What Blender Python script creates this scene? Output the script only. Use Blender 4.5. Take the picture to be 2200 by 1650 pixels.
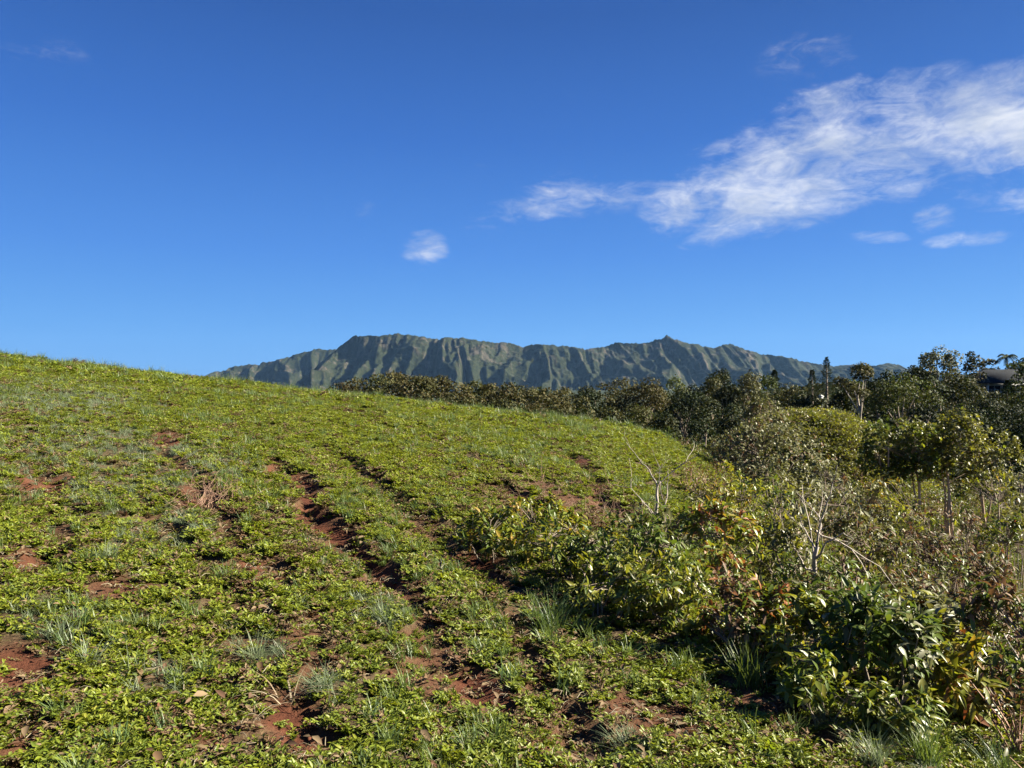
import bpy, math, random
import numpy as np
from mathutils import Matrix, Vector, Euler

for _o in list(bpy.data.objects):
    bpy.data.objects.remove(_o)
SC = bpy.context.scene
COL = SC.collection
R = math.radians
rng = np.random.default_rng(7)
random.seed(7)

# ------------------------------------------------------------------ camera, sky, sun, exposure
FPX = 1652.0                                   # focal length in pixels of the 2200 px wide photograph
PITCH = math.atan(15.0 / FPX)
EYE = 1.65
cam_d = bpy.data.cameras.new('camera')
cam_d.sensor_width = 36.0
cam_d.lens = FPX / 2200.0 * 36.0
cam_d.clip_start = 0.05
cam_d.clip_end = 60000.0
cam = bpy.data.objects.new('camera', cam_d)
cam.location = (0, 0, EYE)
cam.rotation_euler = (math.pi / 2 + PITCH, 0, 0)
COL.objects.link(cam)
SC.camera = cam

SUN_AZ, SUN_EL = 88.0, 31.0                    # degrees clockwise from the view direction (+Y), above the horizon
EXPOSURE = 2.25
SKY_STRENGTH = 0.050
SUN_STRENGTH = 5.0
SC.view_settings.view_transform = 'Standard'
SC.view_settings.look = 'None'
SC.view_settings.gamma = 1.0
SC.view_settings.use_curve_mapping = False
SC.view_settings.exposure = EXPOSURE
SC.cycles.max_bounces = 8
SC.cycles.diffuse_bounces = 3
SC.cycles.transmission_bounces = 4
SC.cycles.transparent_max_bounces = 8
SC.cycles.use_denoising = True
SC.cycles.denoiser = 'OPENIMAGEDENOISE'

sun_d = bpy.data.lights.new('sun', 'SUN')
sun_d.energy = SUN_STRENGTH
sun_d.angle = R(0.53)
sun_d.color = (1.0, 0.91, 0.76)
sun = bpy.data.objects.new('sun', sun_d)
_sd = Vector((math.sin(R(SUN_AZ)) * math.cos(R(SUN_EL)), math.cos(R(SUN_AZ)) * math.cos(R(SUN_EL)), math.sin(R(SUN_EL))))
sun.rotation_euler = _sd.to_track_quat('Z', 'Y').to_euler()
sun.location = (60, 10, 60)
COL.objects.link(sun)


class NT:
    """small helper that adds nodes to a tree"""
    def __init__(s, tree):
        s.t = tree; s.n = tree.nodes; s.l = tree.links

    def node(s, kind, **kw):
        n = s.n.new(kind)
        for k, v in kw.items():
            setattr(n, k, v)
        return n

    def put(s, sock, v):
        if hasattr(v, 'is_output'):
            s.l.new(v, sock)
        else:
            sock.default_value = v

    def math(s, op, a, b=0.0, c=0.0, clamp=False):
        n = s.n.new('ShaderNodeMath'); n.operation = op; n.use_clamp = clamp
        s.put(n.inputs[0], a); s.put(n.inputs[1], b); s.put(n.inputs[2], c)
        return n.outputs[0]

    def smooth(s, v, lo, hi):
        n = s.n.new('ShaderNodeMapRange'); n.interpolation_type = 'SMOOTHSTEP'
        s.put(n.inputs[0], v); s.put(n.inputs[1], lo); s.put(n.inputs[2], hi)
        n.inputs[3].default_value = 0; n.inputs[4].default_value = 1
        return n.outputs[0]

    def xyz(s, x, y, z):
        n = s.n.new('ShaderNodeCombineXYZ')
        s.put(n.inputs[0], x); s.put(n.inputs[1], y); s.put(n.inputs[2], z)
        return n.outputs[0]

    def noise(s, vec, scale, detail=4, rough=0.55, dist=0.0):
        n = s.n.new('ShaderNodeTexNoise')
        if vec is not None:
            s.l.new(vec, n.inputs['Vector'])
        n.inputs['Scale'].default_value = scale; n.inputs['Detail'].default_value = detail
        n.inputs['Roughness'].default_value = rough; n.inputs['Distortion'].default_value = dist
        return n.outputs[0]

    def mix(s, f, a, b):
        n = s.n.new('ShaderNodeMix'); n.data_type = 'RGBA'
        s.put(n.inputs[0], f); s.put(n.inputs[6], a); s.put(n.inputs[7], b)
        return n.outputs[2]

    def ramp(s, f, stops):
        n = s.n.new('ShaderNodeValToRGB'); e = n.color_ramp.elements
        while len(e) < len(stops):
            e.new(0.5)
        for i, (p, c) in enumerate(stops):
            e[i].position = p; e[i].color = (*c, 1)
        s.put(n.inputs[0], f)
        return n.outputs[0]


def pix_dir(u, v):
    X = (u - 1100.0) / FPX; Z = (825.0 - v) / FPX
    c, s_ = math.cos(PITCH), math.sin(PITCH)
    return np.array([X, c - Z * s_, s_ + Z * c])


def at(u, v, Y):
    d = pix_dir(u, v)
    p = d * (Y / d[1])
    return np.array([p[0], p[1], p[2] + EYE])


def azel(u, v):
    d = pix_dir(u, v)
    return math.atan2(d[0], d[1]), math.atan2(d[2], math.hypot(d[0], d[1]))


world = bpy.data.worlds.new('World')
SC.world = world
world.use_nodes = True
w = NT(world.node_tree)
w.n.clear()
sky = w.node('ShaderNodeTexSky', sky_type='NISHITA', sun_disc=False)
sky.sun_elevation = R(SUN_EL); sky.sun_rotation = R(SUN_AZ)
sky.altitude = 0; sky.air_density = 1.0; sky.dust_density = 0.15; sky.ozone_density = 4.0
hsv = w.node('ShaderNodeHueSaturation')
hsv.inputs['Saturation'].default_value = 1.12
hsv.inputs['Value'].default_value = 0.70
w.l.new(sky.outputs[0], hsv.inputs['Color'])
tc = w.node('ShaderNodeTexCoord')
sep = w.node('ShaderNodeSeparateXYZ'); w.l.new(tc.outputs['Generated'], sep.inputs[0])
AZ = w.math('ARCTAN2', sep.outputs[0], sep.outputs[1])
EL = w.math('ARCSINE', sep.outputs[2])
vec = w.xyz(AZ, EL, 0.0)
# clear trade-wind air: deeper blue at every height than the sky model's own, the same all the way round
deep = w.ramp(w.math('DIVIDE', EL, math.pi / 2), [(0.0, (0.62, 1.78, 3.70)), (.05, (0.480, 1.53, 3.55)), (.11, (0.316, 1.113, 3.230)),
                                                  (.20, (0.175, 0.699, 2.458)), (.29, (0.113, 0.453, 1.720)), (1.0, (0.090, 0.311, 1.159))])
clear = w.mix(0.94, hsv.outputs[0], deep)


def cloud_patch(u0, v0, u1, v1, half, soft=1.0, taper=(1.0, 1.0)):
    """soft streak between two directions: 1 on its axis, 0 at its edge"""
    a0, e0 = azel(u0, v0); a1, e1 = azel(u1, v1)
    L = math.hypot(a1 - a0, e1 - e0); ax, ay = (a1 - a0) / L, (e1 - e0) / L
    da = w.math('SUBTRACT', AZ, (a0 + a1) / 2); de = w.math('SUBTRACT', EL, (e0 + e1) / 2)
    p = w.math('ADD', w.math('MULTIPLY', da, ax), w.math('MULTIPLY', de, ay))
    q = w.math('SUBTRACT', w.math('MULTIPLY', de, ax), w.math('MULTIPLY', da, ay))
    hw = half / FPX
    r2 = w.math('ADD', w.math('POWER', w.math('ABSOLUTE', w.math('DIVIDE', p, L / 2)), 2.6),
                w.math('POWER', w.math('ABSOLUTE', w.math('DIVIDE', q, hw)), 2.0))
    return w.math('MULTIPLY', w.math('SUBTRACT', 1.0, r2, clamp=True), soft)


# (u0, v0) - (u1, v1) axis of each cloud streak in the photograph, half width, strength
STREAKS = [(1350, 470, 2020, 255, 132, 1.35), (1700, 345, 2560, 185, 118, 1.45), (1560, 310, 2090, 175, 80, .95),
           (1040, 445, 1560, 350, 72, .42), (1380, 475, 1640, 455, 34, 1.05), (960, 362, 1110, 375, 26, .42),
           (1880, 200, 2130, 145, 40, .50), (850, 548, 975, 522, 50, .92), (1950, 482, 2070, 460, 32, .74),
           (1790, 510, 1970, 510, 17, .80), (1970, 524, 2200, 500, 20, .86), (2120, 310, 2320, 350, 75, .85),
           (2020, 400, 2190, 350, 65, .66), (-80, 130, 240, 112, 40, .30), (730, 450, 820, 440, 30, .34),
           (1580, 130, 1940, 92, 52, .40), (950, 475, 1240, 440, 50, .50),
           (2040, 420, 2320, 430, 50, .55)]
mask = None
for st in STREAKS:
    m = cloud_patch(*st[:5], soft=st[5])
    mask = m if mask is None else w.math('MAXIMUM', mask, m)
# wind-drawn noise, stretched along the big cloud's axis
rot = w.node('ShaderNodeMapping'); rot.inputs['Rotation'].default_value = (0, 0, R(-16)); rot.inputs['Scale'].default_value = (0.85, 1.9, 1.0)
w.l.new(vec, rot.inputs[0])
n1 = w.noise(rot.outputs[0], 7.5, 7, 0.55, 0.8)
n2 = w.noise(rot.outputs[0], 24.0, 6, 0.6, 1.6)
n3 = w.noise(rot.outputs[0], 70.0, 5, 0.6, 1.2)
nn = w.math('ADD', w.math('MULTIPLY', w.math('SUBTRACT', n1, 0.5), 1.9),
            w.math('ADD', w.math('MULTIPLY', w.math('SUBTRACT', n2, 0.5), 1.0), w.math('MULTIPLY', w.math('SUBTRACT', n3, 0.5), 0.40)))
dens = w.math('MULTIPLY', w.smooth(w.math('ADD', w.math('POWER', mask, 0.6), nn), 0.44, 1.75), w.smooth(mask, 0.0, 0.40))
# the lit tops are white, the thicker middle of the cloud is a soft grey
shade = w.noise(rot.outputs[0], 14.0, 5, 0.5, 0.3)
ccol = w.mix(w.smooth(shade, 0.38, 0.62), (2.6, 2.85, 3.35, 1), (3.8, 3.9, 4.1, 1))
skyc = w.mix(w.math('MULTIPLY', dens, 0.93), clear, ccol)
bg = w.node('ShaderNodeBackground'); bg.inputs['Strength'].default_value = SKY_STRENGTH
w.l.new(skyc, bg.inputs['Color'])
out = w.node('ShaderNodeOutputWorld'); w.l.new(bg.outputs[0], out.inputs['Surface'])

# ------------------------------------------------------------------ numpy helpers


def _hash(ix, iy, seed):
    h = (ix.astype(np.int64) * 374761393 + iy.astype(np.int64) * 668265263 + seed * 974634777) & 0xFFFFFFFF
    h = ((h ^ (h >> 13)) * 1274126177) & 0xFFFFFFFF
    h = (h ^ (h >> 16)) & 0xFFFFFFFF
    return h / 4294967295.0


def vnoise(x, y, seed=0):
    x = np.asarray(x, float); y = np.asarray(y, float)
    ix = np.floor(x); iy = np.floor(y)
    fx = x - ix; fy = y - iy
    fx = fx * fx * fx * (fx * (fx * 6 - 15) + 10); fy = fy * fy * fy * (fy * (fy * 6 - 15) + 10)
    a = _hash(ix, iy, seed); b = _hash(ix + 1, iy, seed); c = _hash(ix, iy + 1, seed); d = _hash(ix + 1, iy + 1, seed)
    return (a + (b - a) * fx) * (1 - fy) + (c + (d - c) * fx) * fy


def fbm(x, y, seed=0, octv=4, gain=0.5):
    s = 0.0; amp = 1.0; tot = 0.0
    x = np.asarray(x, float); y = np.asarray(y, float)
    for k in range(octv):
        s = s + amp * vnoise(x * 2.03 ** k + 17.3 * k, y * 2.03 ** k + 9.1 * k, seed + k)
        tot += amp; amp *= gain
    return s / tot


def ss(a, b, x):
    t = np.clip((np.asarray(x, float) - a) / (b - a), 0, 1)
    return t * t * (3 - 2 * t)


def smax(a, b, k):
    return 0.5 * (a + b + np.sqrt((a - b) ** 2 + k * k))


# ------------------------------------------------------------------ the lie of the land
EDGE_Y = np.array([-60, 0, 3, 6, 10, 14, 18, 22, 27, 35, 60, 100, 200.0])
EDGE_X = np.array([2.6, 2.2, 1.9, 1.8, 2.1, 2.6, 2.8, 3.1, 4.0, 5.0, 8.0, 12.0, 20.0])


def edge_x(y):
    return np.interp(y, EDGE_Y, EDGE_X)


def land(x, y):
    """ground height without furrows; the eye stands at z = EYE over (0, 0)"""
    x = np.asarray(x, float); y = np.asarray(y, float)
    yc = np.clip(y, -200, 400); xc = np.clip(x, -200, 200)
    base = -0.112 * xc + 0.044 * yc - 0.00088 * yc * np.abs(yc)
    d = np.maximum(x - edge_x(y), 0)
    drop = np.where(d < 4.4, 0.09 * d * d, 0.09 * 4.4 ** 2 + 0.79 * (d - 4.4))
    base = base - drop
    val = (-4.6 - 2.6 * ss(32, 62, y) + 2.9 * ss(75, 125, y) * ss(0, 50, x) + 6.2 * ss(110, 165, y) * ss(45, 100, x)
           - 6.0 * ss(260, 900, y) + 0.5 * (fbm(x * .03, y * .03, 5, 3) - .5))
    val = val + 6.2 * np.exp(-(np.hypot((x - 18.0) / 5.6, (y - 48) / 7.5)) ** 2.8)      # green hillock
    far = 25 * ss(1500, 5000, np.hypot(x, y)) * (fbm(x * .0012, y * .0012, 8, 3))
    return smax(base, val, 0.7) + far


def ground(u, v):
    """where the sight line through a photograph pixel meets the ground"""
    d = pix_dir(u, v)
    s = np.concatenate([np.linspace(0.8, 20, 1500), np.linspace(20, 200, 1500)])
    z = EYE + d[2] * s - land(d[0] * s, d[1] * s)
    k = np.where(z < 0)[0]
    k = k[0] if len(k) else len(s) - 1
    return np.array([d[0] * s[k], d[1] * s[k]])


def seg_dist(x, y, pts):
    """distance to a polyline, signed side offset and fraction along it"""
    best = np.full(np.shape(x), 1e9); side = np.zeros(np.shape(x)); frac = np.zeros(np.shape(x))
    n = len(pts) - 1
    for i in range(n):
        a, b = pts[i], pts[i + 1]; ab = b - a; L2 = (ab ** 2).sum()
        t = np.clip(((x - a[0]) * ab[0] + (y - a[1]) * ab[1]) / L2, 0, 1)
        dx = x - (a[0] + t * ab[0]); dy = y - (a[1] + t * ab[1]); d = np.hypot(dx, dy)
        m = d < best
        best = np.where(m, d, best); side = np.where(m, ab[0] * dy - ab[1] * dx, side); frac = np.where(m, (i + t) / n, frac)
    return best, np.sign(side) * best, frac


# plough ruts: pixels of the photograph on each rut, half width (m), depth (m), how bare
RUTS = [([(566, 978), (610, 1015), (670, 1085), (730, 1140), (800, 1205), (860, 1265)], 0.15, 0.11, 1.0),
        ([(860, 1265), (930, 1370), (1010, 1470), (1060, 1560)], 0.12, 0.05, 0.5),
        ([(330, 940), (420, 1040), (480, 1100), (545, 1215), (620, 1310)], 0.12, 0.06, 0.45),
        ([(620, 1310), (650, 1430), (640, 1530), (690, 1620)], 0.11, 0.05, 0.5),
        ([(950, 1150), (1010, 1195), (1080, 1240), (1120, 1275)], 0.12, 0.06, 0.6),
        ([(1210, 968), (1260, 1010), (1310, 1080), (1350, 1120)], 0.15, 0.08, 0.55),
        ([(1040, 1030), (1130, 1080), (1200, 1140)], 0.28, 0.10, 0.55),
        ([(700, 960), (860, 1070), (1000, 1180)], 0.22, 0.10, 0.35),
        ([(300, 1060), (420, 1200), (520, 1350), (560, 1480)], 0.16, 0.06, 0.25),
        ([(20, 880), (70, 990), (120, 1100), (140, 1230)], 0.18, 0.06, 0.30),
        ([(1040, 1290), (1130, 1420), (1240, 1560), (1330, 1650)], 0.12, 0.06, 0.45),
        ([(1560, 1380), (1650, 1480), (1700, 1560), (1790, 1640)], 0.11, 0.06, 0.5)]
RUTS = [(np.array([ground(*p) for p in pp]), hw, dp, br) for pp, hw, dp, br in RUTS]
RDIR = RUTS[0][0][-1] - RUTS[0][0][0]; RDIR = RDIR / np.hypot(*RDIR)
RPER = np.array([-RDIR[1], RDIR[0]])

# bare patches of red earth: pixel, radius along and across the rows (m), strength
BARE = [(30, 1450, 0.40, 0.20, 1.0), (625, 1555, 0.30, 0.12, 1.0), (1030, 1470, 0.36, 0.15, .95), (70, 1210, 0.43, 0.19, .9),
        (90, 1030, 0.65, 0.24, .75), (430, 1075, 0.79, 0.27, .75), (250, 1275, 0.50, 0.27, .6), (1220, 1060, 1.44, 0.54, .48),
        (1300, 1110, 1.15, 0.41, .48), (1435, 972, 1.15, 0.54, .95), (1240, 985, 1.01, 0.34, .8), (1390, 1535, 0.43, 0.24, .6),
        (40, 1600, 0.25, 0.17, .7), (360, 950, 1.01, 0.34, .7), (700, 1130, 0.58, 0.24, .7), (560, 1225, 0.36, 0.17, .7),
        (1020, 1200, 0.58, 0.24, .75), (1170, 1110, 0.86, 0.34, .5), (110, 1130, 0.50, 0.20, .5), (900, 1450, 0.36, 0.17, .5),
        (1600, 1500, 0.29, 0.14, .6), (440, 1610, 0.25, 0.14, .5), (1200, 1600, 0.29, 0.17, .5), (850, 1250, 0.50, 0.20, .7),
        (480, 1420, 0.25, 0.14, .35), (1050, 880, 2.16, 0.34, .3)]
BARE = [(ground(u, v), ra, rb, s) for u, v, ra, rb, s in BARE]


def rut_fields(x, y):
    """(depth to take off, bareness 0..1)"""
    x = np.asarray(x, float); y = np.asarray(y, float)
    dep = np.zeros(x.shape); bare = np.zeros(x.shape)
    near = (np.abs(x) < 30) & (y > 0) & (y < 45)
    xs, ys = x[near], y[near]
    d_ = np.zeros(xs.shape); b_ = np.zeros(xs.shape)
    wob = (fbm(xs * 1.7, ys * 1.7, 31, 3) - .5)
    for pts, hw, dp, br in RUTS:
        dist, sd, fr = seg_dist(xs + wob * .35, ys + wob * .35, pts)
        ends = ss(0, .12, fr) * (1 - ss(.88, 1, fr)) * .7 + .3
        k = np.clip(1 - (dist / (hw * 1.15)) ** 2, 0, 1)
        d_ = np.maximum(d_, dp * ends * k ** .8)
        ridge = np.exp(-((dist - hw * 1.7) / (hw * .6)) ** 2) * dp * .35 * ends
        d_ = d_ - ridge * (d_ < .02)
        b_ = np.maximum(b_, br * ends * (1 - ss(hw * .6, hw * 1.35, dist)))
    for c, ra, rb, s in BARE:
        a = (xs - c[0]) * RDIR[0] + (ys - c[1]) * RDIR[1]; p = (xs - c[0]) * RPER[0] + (ys - c[1]) * RPER[1]
        rr = np.hypot(a / ra, p / rb) + wob * 1.1
        b_ = np.maximum(b_, s * (1 - ss(.55, 1.25, rr)))
        d_ = d_ + .03 * np.clip(1 - rr, 0, 1)
    dep[near] = d_; bare[near] = b_
    return dep, bare


def rows(x, y):
    a = x * RDIR[0] + y * RDIR[1]; p = x * RPER[0] + y * RPER[1]
    return a, p


def relief(x, y):
    dep, _ = rut_fields(x, y)
    a, p = rows(x, y)
    fade = (1 - ss(40, 70, np.hypot(x, y)))
    fur = (fbm(p * 1.15, a * .10, 21, 2) - .5) * .12 + (fbm(x * .9, y * .9, 22, 3) - .5) * .08
    clod = (fbm(x * 4.5, y * 4.5, 23, 2) - .5) * .05
    return (fur + clod) * fade - dep


def surf(x, y):
    return land(x, y) + relief(x, y)


def axis(fine, rate, lim, far):
    v = [0.0]
    while v[-1] < lim:
        v.append(v[-1] + max(fine, rate * v[-1]))
    st = v[-1] - v[-2]
    while v[-1] < far:
        st *= 1.22; v.append(v[-1] + st)
    return np.array(v)


# ------------------------------------------------------------------ mesh helpers
def new_mesh(name, V, F, mats=(), mi=None, smooth=False):
    V = np.ascontiguousarray(V, dtype=np.float32); F = np.ascontiguousarray(F, dtype=np.int32)
    me = bpy.data.meshes.new(name)
    n, k = F.shape
    me.vertices.add(len(V)); me.vertices.foreach_set('co', V.ravel())
    me.loops.add(n * k); me.loops.foreach_set('vertex_index', F.ravel())
    me.polygons.add(n); me.polygons.foreach_set('loop_start', np.arange(n, dtype=np.int32) * k)
    me.polygons.foreach_set('loop_total', np.full(n, k, dtype=np.int32))
    for m in mats:
        me.materials.append(m)
    if mi is not None:
        me.polygons.foreach_set('material_index', np.asarray(mi, dtype=np.int32))
    if smooth:
        me.polygons.foreach_set('use_smooth', np.ones(n, dtype=bool))
    me.update(calc_edges=True)
    return me


def link(name, data, parent=None, loc=None, kind=None):
    o = bpy.data.objects.new(name, data)
    COL.objects.link(o)
    if parent is not None:
        o.parent = parent
    if loc is not None:
        o.location = loc
    if kind:
        o['kind'] = kind
    return o


def tag(o, label, cat, group=None):
    o['label'] = label; o['category'] = cat
    if group:
        o['group'] = group
    return o


def thing(name, loc, label, cat, group=None, rz=0.0):
    o = link(name, None, loc=loc)
    o.rotation_euler = (0, 0, rz)
    o.empty_display_size = 0.2
    return tag(o, label, cat, group)


class Geo:
    """collects triangles"""
    def __init__(s):
        s.V = []; s.F = []; s.M = []; s.n = 0

    def add(s, V, F, m=0):
        V = np.asarray(V, float).reshape(-1, 3); F = np.asarray(F, int).reshape(-1, 3)
        s.V.append(V); s.F.append(F + s.n); s.M.append(np.full(len(F), m)); s.n += len(V)

    def tube(s, P, rad, sides=5, m=0):
        P = np.asarray(P, float); k = len(P); rad = np.broadcast_to(np.asarray(rad, float), (k,))
        T = np.gradient(P, axis=0); T /= np.linalg.norm(T, axis=1)[:, None] + 1e-9
        ref = np.array([0.31, 0.17, 0.93]); A = np.cross(T, ref); A /= np.linalg.norm(A, axis=1)[:, None] + 1e-9
        B = np.cross(T, A)
        th = np.arange(sides) * 2 * np.pi / sides
        V = P[:, None, :] + rad[:, None, None] * (np.cos(th)[None, :, None] * A[:, None, :] + np.sin(th)[None, :, None] * B[:, None, :])
        F = []
        for i in range(k - 1):
            for j in range(sides):
                a, b = i * sides + j, i * sides + (j + 1) % sides
                F += [(a, b, b + sides), (a, b + sides, a + sides)]
        s.add(V.reshape(-1, 3), F, m)

    def box(s, lo, hi, m=0):
        x0, y0, z0 = lo; x1, y1, z1 = hi
        V = [(x0, y0, z0), (x1, y0, z0), (x1, y1, z0), (x0, y1, z0), (x0, y0, z1), (x1, y0, z1), (x1, y1, z1), (x0, y1, z1)]
        Q = [(3, 2, 1, 0), (4, 5, 6, 7), (0, 1, 5, 4), (1, 2, 6, 5), (2, 3, 7, 6), (3, 0, 4, 7)]
        F = []
        for a, b, c, d in Q:
            F += [(a, b, c), (a, c, d)]
        s.add(V, F, m)

    def mesh(s, name, mats, smooth=False):
        return new_mesh(name, np.concatenate(s.V), np.concatenate(s.F), mats, np.concatenate(s.M), smooth)


def leaf_shape(fold=0.25, curl=0.25, seg=3, wide=0.36):
    """a folded, arched blade of length 1 along +Y, normal +Z"""
    V = [(0, 0, 0)]; F = []
    for k in range(1, seg):
        t = k / seg
        wd = wide * math.sin(math.pi * t ** 0.85) * (1.0 if t < .6 else .95)
        z = -curl * t * t
        V += [(-wd / 2, t, z + fold * wd), (0, t, z), (wd / 2, t, z + fold * wd)]
    V.append((0, 1, -curl))
    for a, b in ((0, (1, 2)), (0, (2, 3))):
        F.append((a, b[1], b[0]))
    for k in range(1, seg - 1):
        p = 1 + 3 * (k - 1); q = p + 3
        F += [(p, p + 1, q + 1), (p, q + 1, q), (p + 1, p + 2, q + 2), (p + 1, q + 2, q + 1)]
    p = 1 + 3 * (seg - 2); e = len(V) - 1
    F += [(p, p + 1, e), (p + 1, p + 2, e)]
    return np.array(V, float), np.array(F, int)


LEAF_FINE = leaf_shape(.22, .22, 4, .36)
LEAF_SMALL = leaf_shape(.25, .2, 3, .42)
LEAF_WIDE = leaf_shape(.2, .2, 3, .75)
QUADLEAF = (np.array([(-.5, 0, 0), (.5, 0, .1), (.42, 1, -.12), (-.38, .9, .06)], float), np.array([(0, 1, 2), (0, 2, 3)]))
TRILEAF = (np.array([(0, 0, 0), (.34, .55, .05), (0, 1, -.12), (-.34, .5, .05)], float), np.array([(0, 1, 2), (0, 2, 3)]))


def frames(D, N):
    """rotation matrices whose Y column follows D and Z column leans to N"""
    D = D / (np.linalg.norm(D, axis=1)[:, None] + 1e-9)
    X = np.cross(D, N); X /= np.linalg.norm(X, axis=1)[:, None] + 1e-9
    Z = np.cross(X, D)
    return np.stack([X, D, Z], axis=2)


def spread_shape(shape, P, Rm, S):
    V0, F0 = shape
    S = np.broadcast_to(np.asarray(S, float), (len(P),)) if np.ndim(S) < 2 else S
    if np.ndim(S) == 1:
        L = V0[None] * S[:, None, None]
    else:
        L = V0[None] * S[:, None, :]
    V = np.einsum('nij,nkj->nki', Rm, L) + P[:, None, :]
    F = F0[None] + (np.arange(len(P)) * len(V0))[:, None, None]
    return V.reshape(-1, 3), F.reshape(-1, 3)


def unit(n, r=rng):
    v = r.normal(size=(n, 3))
    return v / np.linalg.norm(v, axis=1)[:, None]


# ------------------------------------------------------------------ materials
def base_mat(name):
    m = bpy.data.materials.new(name); m.use_nodes = True
    t = NT(m.node_tree); t.n.clear()
    return m, t, t.node('ShaderNodeOutputMaterial')


def leaf_mat(name, cols, trans=0.35, rough=0.5, spec=0.35, source='object', tint=(1.15, 1.1, .55), vary_scale=None):
    """leaf with colour variation per instance or per leaf face, light shining through it"""
    m, t, o = base_mat(name)
    if source == 'object':
        f = t.node('ShaderNodeObjectInfo').outputs['Random']
    else:
        f = t.node('ShaderNodeNewGeometry').outputs['Random Per Island']
    if source == 'both':
        oi = t.node('ShaderNodeObjectInfo').outputs['Random']
        f = t.math('FRACT', t.math('ADD', t.math('MULTIPLY', f, .45), t.math('MULTIPLY', oi, .62)))
    n = len(cols)
    c = t.ramp(f, [(i / max(1, n - 1), cc) for i, cc in enumerate(cols)])
    if vary_scale:
        g = t.node('ShaderNodeNewGeometry').outputs['Position']
        nz = t.noise(g, vary_scale, 3, .6)
        h = t.node('ShaderNodeHueSaturation'); t.l.new(c, h.inputs['Color'])
        t.l.new(t.math('MULTIPLY_ADD', nz, 1.3, .35), h.inputs['Value'])
        t.l.new(t.math('MULTIPLY_ADD', nz, .10, .45), h.inputs['Hue'])
        c = h.outputs[0]
    p = t.node('ShaderNodeBsdfPrincipled')
    t.l.new(c, p.inputs['Base Color']); p.inputs['Roughness'].default_value = rough
    p.inputs['Specular IOR Level'].default_value = spec
    tr = t.node('ShaderNodeBsdfTranslucent')
    tm = t.node('ShaderNodeMix', data_type='RGBA', blend_type='MULTIPLY'); tm.inputs[0].default_value = 1
    t.l.new(c, tm.inputs[6]); tm.inputs[7].default_value = (*tint, 1)
    t.l.new(tm.outputs[2], tr.inputs['Color'])
    mx = t.node('ShaderNodeMixShader'); mx.inputs[0].default_value = trans
    t.l.new(p.outputs[0], mx.inputs[1]); t.l.new(tr.outputs[0], mx.inputs[2])
    t.l.new(mx.outputs[0], o.inputs['Surface'])
    return m


def solid_mat(name, c0, c1, scale=6.0, rough=0.8, spec=0.2, bump=0.0, stretch=None):
    m, t, o = base_mat(name)
    tcn = t.node('ShaderNodeTexCoord')
    v = tcn.outputs['Object']
    if stretch:
        mp = t.node('ShaderNodeMapping'); mp.inputs['Scale'].default_value = stretch
        t.l.new(v, mp.inputs[0]); v = mp.outputs[0]
    nz = t.noise(v, scale, 5, .6)
    c = t.mix(t.smooth(nz, .3, .7), (*c0, 1), (*c1, 1))
    p = t.node('ShaderNodeBsdfPrincipled')
    t.l.new(c, p.inputs['Base Color']); p.inputs['Roughness'].default_value = rough; p.inputs['Specular IOR Level'].default_value = spec
    if bump:
        b = t.node('ShaderNodeBump'); b.inputs['Strength'].default_value = bump; b.inputs['Distance'].default_value = .05
        t.l.new(nz, b.inputs['Height']); t.l.new(b.outputs[0], p.inputs['Normal'])
    t.l.new(p.outputs[0], o.inputs['Surface'])
    return m


M = {}
M['lime'] = leaf_mat('lime_leaf', [(.105, .155, .014), (.155, .20, .016), (.195, .215, .02), (.13, .18, .016), (.22, .215, .03)], .42, .45, .35, 'both')
M['mid'] = leaf_mat('green_leaf', [(.09, .13, .018), (.12, .16, .02), (.15, .175, .024), (.10, .145, .035)], .38, .45, .35, 'both')
M['dry'] = leaf_mat('dry_leaf', [(.13, .085, .045), (.10, .06, .03), (.17, .125, .07), (.085, .05, .03), (.12, .05, .025)], .2, .7, .15, 'both', (1, .8, .5))
M['straw'] = leaf_mat('straw_blade', [(.22, .18, .11), (.28, .25, .17), (.17, .12, .07)], .2, .6, .25, 'both', (1, .9, .6))
M['blade'] = leaf_mat('grass_blade', [(.085, .13, .03), (.11, .15, .035), (.07, .12, .045), (.14, .16, .05)], .35, .45, .35, 'both')
M['blue'] = leaf_mat('blue_grass_blade', [(.14, .175, .09), (.17, .20, .11), (.12, .16, .085), (.18, .195, .11)], .3, .45, .35, 'both', (1, 1.1, .8))
# shrub leaves
M['glossy'] = leaf_mat('glossy_green_leaf', [(.052, .085, .013), (.072, .108, .015), (.092, .122, .02), (.056, .09, .015)], .34, .42, .30, 'both')
M['bright'] = leaf_mat('yellow_green_leaf', [(.12, .155, .016), (.16, .18, .018), (.20, .19, .026), (.10, .145, .018)], .42, .38, .4, 'both')
M['yellow'] = leaf_mat('yellow_leaf', [(.22, .19, .025), (.26, .17, .03), (.2, .2, .04)], .4, .42, .4, 'both', (1.1, 1, .5))
M['orange'] = leaf_mat('orange_dead_leaf', [(.26, .10, .03), (.20, .075, .025), (.24, .14, .06)], .3, .5, .3, 'both', (1.1, .8, .5))
M['olive'] = leaf_mat('olive_leaf', [(.062, .072, .020), (.088, .094, .028), (.115, .112, .042), (.068, .082, .024)], .32, .48, .3, 'both')
M['pale'] = leaf_mat('pale_leaf', [(.15, .155, .07), (.18, .18, .10), (.12, .13, .05)], .3, .5, .25, 'both', (1, 1, .7))
M['brown'] = leaf_mat('brown_leaf', [(.15, .095, .05), (.11, .065, .035), (.19, .125, .07)], .25, .6, .2, 'both', (1, .8, .5))
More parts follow.
